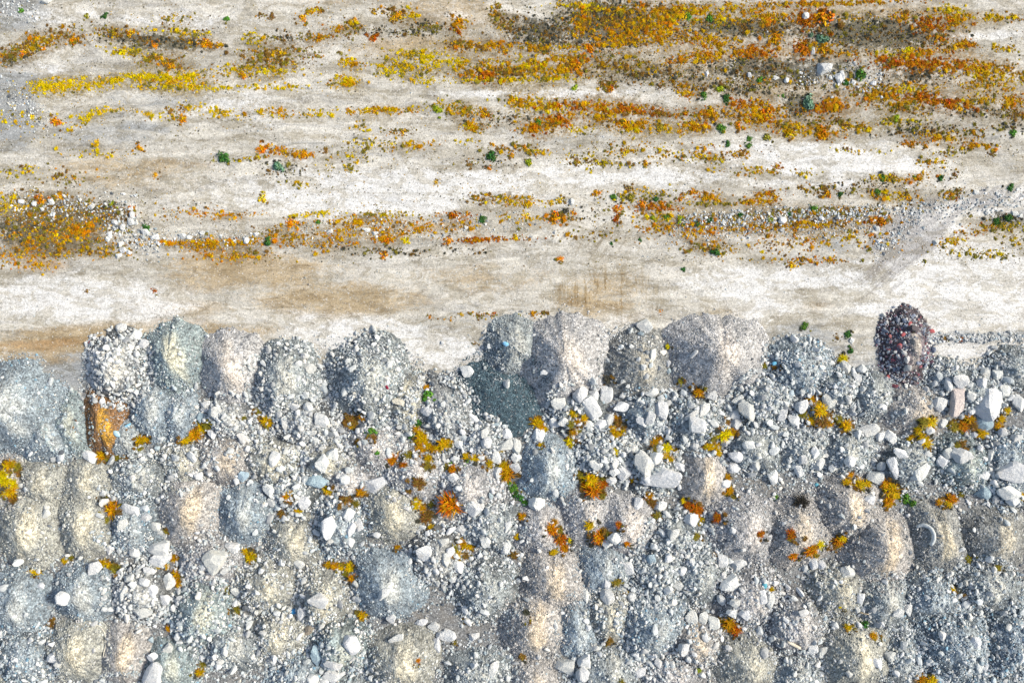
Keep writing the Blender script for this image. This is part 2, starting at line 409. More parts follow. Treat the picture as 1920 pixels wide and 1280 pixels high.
# cx, cy, rx, ry, turn, height factor, tint, coarseness 0-3, crest strength, name, label
PILES = [
 (28,762,98,82,-25,1.0,'B',1.2,.8,'gravel_pile','big blue-grey gravel pile with pale ridge at the left edge','the big blue-grey pile at left edge'),
 (92,815,52,52,-30,.8,'B',1.2,.6,'gravel_pile','small blue gravel hump leaning on the big blue-grey pile at the left edge',None),
 (136,802,42,62,-15,.8,'T',1.2,.6,'gravel_pile','teal-grey gravel pile just left of the orange sand heap',None),
 (223,688,58,68,0,1.0,'W',3,.9,'cobble_pile','pile of loose white cobbles at the front row, left side of the track','the white cobble pile'),
 (201,792,44,66,-10,1.0,'O',0,1.0,'sand_heap','narrow orange-brown sand heap below the white cobble pile','the orange sand heap'),
 (238,822,38,40,0,.85,'G',1.0,.4,'gravel_pile','round grey gravel pile tucked right of the orange sand heap','the round grey pile by orange sand'),
 (333,672,58,66,-20,1.0,'T',1.0,1.0,'gravel_pile','teal-grey gravel pile with cream crest, front row right of the white cobbles','the teal pile with cream crest'),
 (288,772,46,56,0,.85,'B',1.2,.7,'gravel_pile','blue-grey gravel pile directly below the teal pile, left half',None),
 (338,778,42,60,8,.85,'B',1.3,.5,'gravel_pile','narrow blue gravel pile left of the gold tussocks under the mauve pile',None),
 (435,688,62,70,-18,1.0,'M',.3,1.0,'gravel_pile','smooth mauve pile with peach crest in the front row at left','the mauve pile with peach crest'),
 (538,712,68,70,0,1.0,'G',1.9,.9,'gravel_pile','grey pile with cream middle and coarse rim, right of the mauve pile','the cream-topped grey pile'),
 (692,712,74,78,0,1.0,'G',1.9,.5,'gravel_pile','wide stony grey pile holding a dark red shard, front row','the grey pile with red shard'),
 (762,752,46,58,0,.85,'N',1.9,.8,'gravel_pile','cream stony hump on the right flank of the pile with the red shard',None),
 (836,772,56,72,-25,.7,'W',2.5,.2,'pebble_pile','pile of pale pea-sized pebbles left of the dark slate chippings','the pale pebble pile by the slate'),
 (938,738,84,80,25,.28,'S',.0,.0,'chippings_pile','dark blue slate chippings heap, the only dark blue one','the dark slate chippings'),
 (966,652,56,56,0,.9,'G',1.2,.5,'gravel_pile','small grey gravel pile directly above the dark slate chippings at centre','the grey pile above the slate'),
 (1055,672,82,88,-12,1.05,'M',.4,.9,'gravel_pile','large smooth pink pile at the centre of the front row','the large pink centre pile'),
 (1195,688,66,68,0,.8,'D',1.0,.5,'gravel_pile','muddy grey pile strewn with white stones between the two pink piles','the muddy pile between pink piles'),
 (1340,664,90,76,0,1.05,'M',.5,.9,'gravel_pile','broad smooth pink pile right of the muddy stone-strewn pile','the broad pink pile'),
 (1495,692,68,54,15,.85,'B',1.8,.4,'gravel_pile','low blue-grey pile in the front row right of the broad pink pile','the low blue pile'),
 (1697,650,46,66,-4,.95,'R',2.3,.7,'rubble_pile','maroon and slate rubble pile with brick bits at the right front','the maroon rubble pile'),
 (1905,692,60,42,10,.8,'G',2.4,.2,'gravel_pile','coarse grey pile cut by the right edge of the front row','the grey pile at right edge'),
 (1775,712,48,40,0,.7,'G',2.3,.2,'gravel_pile','low grey stony heap right below the maroon rubble pile',None),
 (1640,742,52,48,0,.7,'G',1.8,.4,'gravel_pile','low grey stony heap left below the maroon rubble pile',None),
 (1712,770,62,52,30,.8,'P',1.3,.6,'gravel_pile','pinkish-grey heap two steps below the maroon rubble pile','the pinkish heap below maroon rubble'),
 (1565,732,48,46,0,.75,'G',2.6,.3,'cobble_pile','cobble-covered heap between the low blue pile and the gold tussock chain',None),
 (1432,752,62,56,0,.75,'G',2.6,.2,'cobble_pile','cobbly grey heap below the gap between broad pink and low blue piles','the cobbly heap below broad pink'),
 (1080,765,56,48,0,.75,'G',2.7,.3,'boulder_pile','heap of large pale rocks just below the large pink centre pile','the rock heap below pink centre'),
 (1212,775,52,48,30,.8,'B',1.8,.5,'gravel_pile','blue-grey heap right under the muddy stone-strewn pile','the blue heap under the muddy pile'),
 (1300,790,66,56,0,.8,'G',2.8,.3,'cobble_pile','cobble heap with a round white boulder below the broad pink pile','the cobble heap below broad pink'),
 (430,785,58,46,0,.7,'W',2.7,.2,'cobble_pile','low heap of grey-white cobbles below the mauve pile','the cobbles below mauve pile'),
 (568,792,64,50,0,.7,'W',2.9,.1,'boulder_pile','heap of mixed white rocks below the cream-topped grey pile','the white rocks below cream-topped pile'),
 (700,835,56,46,25,.75,'M',1.5,.6,'gravel_pile','pinkish stony heap below the pile with the red shard','the pinkish heap below red shard'),
 (905,822,46,40,0,.6,'W',2.7,.1,'boulder_pile','rock heap at the lower tip of the dark slate chippings','the rocks at slate tip'),
 (1030,880,54,64,0,.95,'B',.6,.8,'gravel_pile','smooth fine blue-white pile below the rocks at centre','the smooth blue-white pile'),
 (1130,850,62,56,0,.7,'G',2.9,.1,'boulder_pile','heap of mixed pale rocks left of the two largest centre boulders','the rocks left of twin boulders'),
 (1222,880,54,46,0,.7,'G',2.8,.1,'boulder_pile','rocky heap topped by the two largest boulders near the centre','the twin-boulder heap'),
 (1318,892,48,60,0,1.0,'P',.4,.9,'gravel_pile','smooth tan pile right of the two largest centre boulders','the smooth tan pile'),
 (1415,842,62,50,0,.8,'G',2.0,.5,'gravel_pile','grey stony pile right of the yellow tussocks at right centre','the grey pile right of yellow tussocks'),
 (1505,842,60,46,0,.8,'G',1.5,.7,'gravel_pile','left one of two grey piles below the gold tussock chain',None),
 (1585,845,52,50,0,.85,'G',1.5,.7,'gravel_pile','right one of two grey piles below the gold tussock chain','the grey pile below gold chain'),
 (1702,866,66,46,-30,.85,'G',2.4,.4,'boulder_pile','slabby rock pile below the large white boulder group at right','the slabby rock pile'),
 (1800,868,60,50,20,.85,'T',2.4,.3,'boulder_pile','greenish slab rock pile right of the slabby grey rock pile','the greenish slab pile'),
 (1885,850,52,44,0,.7,'B',2.5,.2,'cobble_pile','bluish cobble heap at the right edge below the huge white boulder','the bluish cobbles at right edge'),
 (1890,915,52,38,0,.7,'B',2.6,.2,'boulder_pile','blue-white boulder heap touching the right edge at mid-height',None),
 (1822,735,66,46,0,.65,'G',2.8,.1,'boulder_pile','heap of big boulders around the huge white boulder at right','the huge-boulder heap'),
 (1520,770,56,38,0,.6,'G',2.6,.2,'cobble_pile','cobble heap carrying the gold tussock chain at right',None),
 (10,905,50,48,0,.7,'P',.6,.5,'gravel_pile','pinkish pile with yellow weeds cut by the left edge','the pink weedy pile at left edge'),
 (80,905,56,46,0,.8,'N',1.0,.7,'gravel_pile','tan-grey pile right of the pink weedy pile at left','the tan pile right of pink weedy'),
 (165,905,52,48,0,.8,'N',1.0,.8,'gravel_pile','upper tan pile left of the lone amber tussock at left','the tan pile left of amber tussock'),
 (262,895,66,44,0,.75,'G',1.9,.6,'gravel_pile','grey stony pile below the round grey pile by orange sand',None),
 (345,870,62,44,0,.75,'N',1.6,.6,'gravel_pile','tan stony hump below the gold tussocks under the blue piles','the tan hump under blue piles'),
 (425,862,58,48,0,.8,'P',1.5,.7,'gravel_pile','pinkish stony pile below the grey-white cobbles at left','the pinkish pile below cobbles'),
 (510,862,60,48,20,.8,'N',1.5,.8,'gravel_pile','tan-grey pile below the white rocks of the cream-topped pile','the tan pile below white rocks'),
 (610,868,54,46,0,.75,'N',1.7,.7,'gravel_pile','cream stony pile with an oblong white boulder, left of the pinkish heap',None),
 (655,900,56,40,0,.7,'M',2.3,.5,'boulder_pile','pinkish rock pile carrying the big white boulder left of centre',None),
 (778,892,60,50,0,.8,'M',1.6,.6,'gravel_pile','pinkish-grey stony pile below the bright gold and green plants','the pile below gold-green plants'),
 (880,915,64,56,0,.8,'M',1.6,.5,'gravel_pile','pinkish pale pile left of the dark green bush at centre',None),
 (60,990,66,72,12,.95,'N',.7,1.0,'gravel_pile','large smooth tan-green pile near the left edge, with yellow top','the smooth tan-green pile at left'),
 (163,985,58,64,0,.95,'N',.8,.9,'gravel_pile','smooth tan pile right of the large tan-green pile at left','the right smooth tan pile at left'),
 (250,985,54,58,0,.8,'B',2.0,.5,'gravel_pile','blue-grey stony pile between smooth tan and smooth brown-pink piles','the blue stony pile left of brown-pink'),
 (360,955,60,66,12,1.0,'P',.2,1.0,'gravel_pile','smooth brown-pink pile with yellow crest at left centre','the smooth brown-pink pile'),
 (460,962,54,58,0,.9,'B',.9,.7,'gravel_pile','fine blue-white pile right of the smooth brown-pink pile','the blue-white pile right of brown-pink'),
 (548,925,56,44,0,.6,'G',2.9,.1,'boulder_pile','dark-gapped rock heap right of the fine blue-white pile','the dark-gapped rock heap'),
 (552,1012,56,52,0,.85,'N',1.4,.8,'gravel_pile','greenish tan pile below the dark-gapped rock heap','the greenish tan pile'),
 (640,985,54,58,0,.85,'B',2.1,.4,'gravel_pile','bluish pile with four big white rocks, left centre','the bluish pile with white rocks'),
 (735,962,58,58,0,.9,'N',1.2,.9,'gravel_pile','tan pile with pale crest left of the bright orange plant','the tan pile left of orange plant'),
 (820,1045,52,58,10,.8,'W',2.9,.3,'cobble_pile','tall heap of white cobbles below the amber tussocks at centre left','the white cobbles at centre left'),
 (920,985,56,50,0,.8,'G',1.9,.5,'gravel_pile','grey stony pile right of the bright orange plant','the grey pile right of orange plant'),
 (1015,992,60,52,0,.85,'M',1.1,.6,'gravel_pile','pinkish pile crossed by the long orange weed streak','the pile with orange weed streak'),
 (1098,965,60,54,0,.8,'M',1.0,.6,'gravel_pile','pale pile right of the long orange weed streak','the pile right of orange streak'),
 (1175,985,66,58,0,.9,'M',1.0,.9,'gravel_pile','pinkish pile with cream crest below the two largest boulders','the cream pile below twin boulders'),
 (1265,1008,62,52,0,.75,'G',2.6,.3,'cobble_pile','white stony heap below the rust-orange plants, right of centre','the stony heap below rust plants'),
 (1395,990,72,62,0,.9,'M',1.2,.6,'gravel_pile','broad pinkish-grey pile right of the stony heap','the broad pinkish-grey pile'),
 (1490,995,64,66,0,.9,'P',1.0,.6,'gravel_pile','tan pile with orange plants below the black burnt bush','the tan pile by burnt bush'),
 (1585,950,62,60,0,.95,'P',.8,.9,'gravel_pile','pinkish tan pile right of the black burnt bush','the pink-tan pile by burnt bush'),
 (1648,1025,68,74,10,1.0,'P',.7,1.0,'gravel_pile','largest orange-tan pile, right side, with an orange top','the orange-tan pile'),
 (1752,1005,60,72,-8,1.0,'D',.9,1.0,'gravel_pile','dark pile with yellow crest holding the pale crescent','the dark pile with crescent'),
 (1862,1005,68,64,-8,.9,'D',1.4,.7,'gravel_pile','dark brown-grey pile at right edge, right of the crescent','the dark pile at right edge'),
 (40,1128,62,64,0,.95,'B',1.2,.7,'gravel_pile','blue-white pile cut by the left edge, lower left','the blue-white pile at left edge'),
 (162,1108,64,58,0,.95,'B',1.1,.9,'gravel_pile','blue pile with white crest and one round boulder, lower left','the white-crested blue pile'),
 (270,1112,62,58,0,.85,'W',2.8,.3,'cobble_pile','pile of white pebbles at lower left, right of the white-crested blue pile','the white pebble pile at lower left'),
 (392,1050,60,52,0,.85,'M',1.7,.5,'gravel_pile','grey-pink pile topped by one big white boulder','the grey-pink pile with boulder'),
 (385,1150,60,66,10,.9,'T',1.5,.8,'gravel_pile','greenish pile with cream streak right of the white pebble pile','the cream-streaked greenish pile'),
 (502,1098,58,52,0,.85,'N',1.6,.8,'gravel_pile','tan stony pile below the greenish tan pile','the lower tan stony pile'),
 (607,1118,58,58,0,.9,'N',1.5,.8,'gravel_pile','tan pile topped by a flat white rock left of the smooth blue-white one',None),
 (728,1092,70,66,0,1.0,'B',1.0,.9,'gravel_pile','large blue-grey pile with white crest left of the white cobbles','the white-crested pile'),
 (910,1105,66,60,0,.9,'G',2.3,.3,'gravel_pile','coarse grey gravel pile right of the white cobbles','the coarse grey pile'),
 (1033,1085,64,58,0,.95,'P',.6,.9,'gravel_pile','smooth pale tan pile below the long orange weed streak','the smooth pile below orange streak'),
 (1132,1062,52,50,0,.8,'B',.8,.6,'gravel_pile','fine bluish pile right of the smooth pale tan pile',None),
 (1235,1072,66,52,0,.75,'G',2.7,.3,'cobble_pile','grey pebble heap in the lower middle with a blue stone','the grey pebbles with blue stone'),
 (1310,1075,54,54,0,.75,'G',1.9,.5,'gravel_pile','grey stony pile right of the pebble heap with a blue stone',None),
 (1405,1118,64,56,0,.8,'M',2.3,.5,'gravel_pile','stony pale pile below the broad pinkish-grey pile','the pale pile below pinkish-grey'),
 (1565,1105,62,56,0,.9,'N',1.6,.7,'gravel_pile','pale stony pile left below the orange-tan pile','the pale pile below orange-tan'),
 (1655,1125,54,56,0,.85,'G',1.3,.8,'gravel_pile','grey pile with cream ridge directly below the orange-tan pile','the grey pile below orange-tan'),
 (1742,1118,58,50,0,.8,'B',2.3,.3,'gravel_pile','bluish pebble pile below the dark pile with the crescent','the bluish pebbles below crescent'),
 (1850,1095,66,50,10,.85,'G',2.0,.7,'gravel_pile','grey stony pile with cream right side near the right edge',None),
 (148,1218,62,62,0,.95,'N',.7,.9,'gravel_pile','smooth tan-green pile with a bent pale hose on it','the pile with pale hose'),
 (237,1228,52,68,8,.95,'P',.4,.9,'gravel_pile','smooth pink-brown pile right of the pile with the pale hose','the pink-brown pile by the hose'),
 (52,1230,64,56,0,.75,'B',2.4,.2,'gravel_pile','dark blue pebble pile in the bottom left corner','the dark blue pebbles at bottom left'),
 (325,1248,60,52,0,.85,'T',1.4,.6,'gravel_pile','greenish grey pile at the bottom edge beside the pink-brown pile',None),
 (440,1210,64,52,0,.85,'G',1.9,.7,'gravel_pile','grey pile with a straight stick at the bottom left','the grey pile with stick'),
 (518,1190,58,52,25,.85,'N',1.7,.9,'gravel_pile','cream-topped stony pile right of the grey pile with the stick','the cream pile right of stick'),
 (640,1212,60,56,0,.8,'T',2.4,.5,'boulder_pile','pile of flat slabs and rocks at the bottom, left of centre','the flat-slab pile'),
 (755,1232,74,64,0,.95,'N',1.4,.9,'gravel_pile','broad tan-grey pile at the bottom, left of the bare mud patch','the broad tan-grey bottom pile'),
 (1000,1172,66,66,0,.95,'P',.7,1.0,'gravel_pile','smooth pinkish pile with cream ridge, bottom centre','the smooth pinkish bottom pile'),
 (1085,1178,40,66,0,.8,'B',.6,.5,'gravel_pile','narrow smooth blue pile beside the smooth pinkish bottom pile','the narrow blue pile'),
 (1142,1160,42,62,0,.85,'N',1.6,.8,'gravel_pile','narrow stony tan pile right of the narrow blue pile','the narrow tan pile'),
 (1222,1172,70,64,0,.9,'B',1.6,.6,'gravel_pile','large blue-grey stony pile at the bottom, right of centre','the large blue-grey bottom pile'),
 (1300,1200,56,54,0,.85,'P',2.3,.7,'gravel_pile','pinkish stony pile left of the big amber tussock at the bottom','the stony pile left of amber tussock'),
 (1398,1238,70,58,0,.85,'N',1.4,.5,'gravel_pile','flat tan-grey pile below the big amber tussock at the bottom','the flat pile below amber tussock'),
 (1485,1168,64,66,0,.85,'M',2.5,.3,'cobble_pile','pebble pile with bare tan centre at lower right','the pebble pile with tan centre'),
 (1598,1225,72,66,0,.95,'N',1.1,1.0,'gravel_pile','smooth tan pile at the bottom right with cream right flank','the smooth tan bottom-right pile'),
 (1688,1232,46,56,0,.6,'G',1.7,.2,'gravel_pile','low muddy grey pile right of the smooth tan bottom-right pile','the low muddy pile'),
 (1790,1205,76,66,0,.9,'B',2.3,.3,'gravel_pile','big blue-grey pebble pile in the bottom right','the blue-grey bottom-right pile'),
 (1895,1200,58,76,0,.85,'B',2.4,.1,'gravel_pile','blue-grey pebble pile cut by the right edge at the bottom right',None),
 (560,1268,62,46,0,.8,'B',1.8,.4,'gravel_pile','blue-white pile cut by the bottom edge left of the flat slabs',None),
 (895,1258,66,48,0,.8,'G',1.9,.5,'gravel_pile','grey stony pile cut by the bottom edge below the bare mud','the grey pile below bare mud'),
 (1000,1270,50,46,0,.75,'P',.8,.5,'gravel_pile','tan pile cut by the bottom edge below the smooth pinkish one',None),
 (1140,1258,70,50,0,.8,'G',1.7,.6,'gravel_pile','grey pile cut by the bottom edge under the narrow blue and tan piles',None),
 (1258,1262,62,46,0,.75,'M',1.8,.5,'gravel_pile','pinkish pile cut by the bottom edge below the large blue-grey one',None),
 (1490,1258,52,44,0,.7,'G',1.7,.4,'gravel_pile','grey pile cut by the bottom edge left of the smooth tan one',None),
 (250,1290,60,40,0,.6,'G',1.7,.3,'gravel_pile','low grey pile just showing at the bottom edge under the pink-brown one',None),
 (1845,1290,80,40,0,.6,'B',2.0,.2,'gravel_pile','bluish pile just showing at the bottom edge in the right corner',None),
 (25,1300,80,36,0,.6,'N',1.2,.4,'gravel_pile','tan pile just showing at the bottom edge in the left corner',None),
 (660,1300,60,36,0,.6,'G',1.8,.3,'gravel_pile','stony pile just showing at the bottom edge under the flat slabs',None),
]

for k_ in TINT:
    if k_ not in 'SRO':
        TINT[k_] = tuple(.62 * a_ + .38 * g_ for a_, g_ in zip(TINT[k_], (0.375, 0.395, 0.39)))
        FINES[k_] = tuple(.88 * a_ + .12 * g_ for a_, g_ in zip(FINES[k_], (0.57, 0.56, 0.52)))
PD = []
for i, p in enumerate(PILES):
    cx, cy, rx, ry, rot, hf, tint, coarse, crest, name, label, short = p
    x, y = P2W(cx, cy)
    front = cy - ry < 640
    a, bb = rx * S * (1.10 if front else 1.05), ry * S * (1.10 if front else 1.05)
    PD.append(dict(x=x, y=y, a=a, b=bb, rot=-math.radians(rot), H=0.62 * hf * min(a, bb) * (0.95 if front else 0.86),
                   round=0.26 if front else 0.48, tint=tint, coarse=coarse, crest=crest, seed=100 + i * 7,
                   name=name, label=label, short=short, px=cx, py=cy))

def pile_d(p, X, Y):
    c, s = math.cos(p['rot']), math.sin(p['rot'])
    dx, dy = X - p['x'], Y - p['y']
    u = c * dx + s * dy; v = -s * dx + c * dy
    th = np.arctan2(v / p['b'], u / p['a'])
    R = 1 + 0.07 * (vnoise(13 * np.cos(th), 13 * np.sin(th), p['seed'] + 2) - 0.5) + 0.26 * (vnoise(2.2 * np.cos(th) + 5, 2.2 * np.sin(th) + 5, p['seed']) - 0.5) + 0.09 * (vnoise(6 * np.cos(th), 6 * np.sin(th), p['seed'] + 1) - 0.5)
    uu, vv = np.abs(u / p['a']), np.abs(v / p['b'])
    return (uu ** 2.3 + vv ** 2.3) ** (1 / 2.3) / R, u, v

def pile_h(p, X, Y):
    d, u, v = pile_d(p, X, Y)
    k = p['round']
    g = (math.sqrt(1 + k * k) - np.sqrt(d * d + k * k)) / (math.sqrt(1 + k * k) - k)
    g = np.where(d < 1, g * (0.80 + 0.20 * np.clip(g, 0, 1)), g * 0.8)
    lump = (fbm(X * 1.1, Y * 1.1, p['seed'] + 3, 3) - 0.5) * 0.42 + (fbm(X * 2.6, Y * 2.6, p['seed'] + 5, 3) - 0.5) * 0.30
    return p['H'] * g + lump * np.clip(g * 2.2, 0, 1) * (0.35 + 0.25 * p['coarse']), d

def ground_h(X, Y):
    X = np.asarray(X, float); Y = np.asarray(Y, float)
    h = (fbm(X * 0.09, Y * 0.3, 40, 3) - 0.5) * 0.22 + (fbm(X * 0.5, Y * 1.8, 41, 3) - 0.5) * 0.10
    px, py = X / S + 960, 640 - Y / S
    berm = 0.28 * np.exp(-((py - (412 - 0.04 * (px - 1280))) / 16) ** 2) * sstep(1180, 1300, px) * sstep(1690, 1620, px)
    berm = berm + 0.15 * np.exp(-((py - 450) / 14) ** 2) * sstep(1000, 900, px)
    berm = berm + 0.18 * np.exp(-((py - 634) / 8) ** 2) * sstep(1735, 1775, px)
    return h + berm

def surf(X, Y):
    """highest surface (ground or pile) and the pile that owns it (-1 = ground)"""
    X = np.atleast_1d(np.asarray(X, float)); Y = np.atleast_1d(np.asarray(Y, float))
    best = ground_h(X, Y); own = np.full(len(X), -1)
    for i, p in enumerate(PD):
        r = max(p['a'], p['b']) * 1.25
        m = (np.abs(X - p['x']) < r) & (np.abs(Y - p['y']) < r)
        if not m.any(): continue
        h, d = pile_h(p, X[m], Y[m])
        idx = np.nonzero(m)[0]
        w = (h > best[idx]) & (d < 1.0)
        best[idx[w]] = h[w]; own[idx[w]] = i
    return best, own

def P2S(px, py, lift=0.0):
    """photo pixels -> the point on the surface seen there"""
    px = np.atleast_1d(np.asarray(px, float)); py = np.atleast_1d(np.asarray(py, float))
    z = np.zeros(len(px))
    for _ in range(4):
        k = S * (1 - (z + lift) / CAMH)
        X, Y = (px - 960) * k, (640 - py) * k
        z, own = surf(X, Y)
    return X, Y, z, own

# ------------------------------------------------------------------ weed beds on the flat ground: cx, cy, half length, half width, tilt, density, palette, soil darkness
PAL = {'yellow': (0.70, 0.54, 0.012), 'gold': (0.64, 0.40, 0.01), 'amber': (0.56, 0.27, 0.01), 'orange': (0.60, 0.22, 0.008),
       'rust': (0.44, 0.125, 0.008), 'brown': (0.25, 0.14, 0.035), 'olive': (0.27, 0.225, 0.035), 'dark': (0.085, 0.085, 0.06),
       'green': (0.10, 0.22, 0.035), 'dgreen': (0.05, 0.13, 0.03), 'bluegreen': (0.15, 0.27, 0.17), 'lime': (0.30, 0.36, 0.03), 'black': (0.03, 0.028, 0.022)}
MIXES = {'Y': ('yellow', 'yellow', 'yellow', 'gold', 'olive'), 'G': ('gold', 'yellow', 'gold', 'amber', 'olive'),
         'O': ('amber', 'orange', 'gold', 'amber', 'brown'), 'R': ('rust', 'orange', 'rust', 'amber', 'rust'),
         'B': ('brown', 'amber', 'olive', 'brown', 'gold'), 'D': ('dark', 'olive', 'dark', 'brown', 'dark'), 'L': ('olive', 'gold', 'olive', 'yellow', 'brown')}
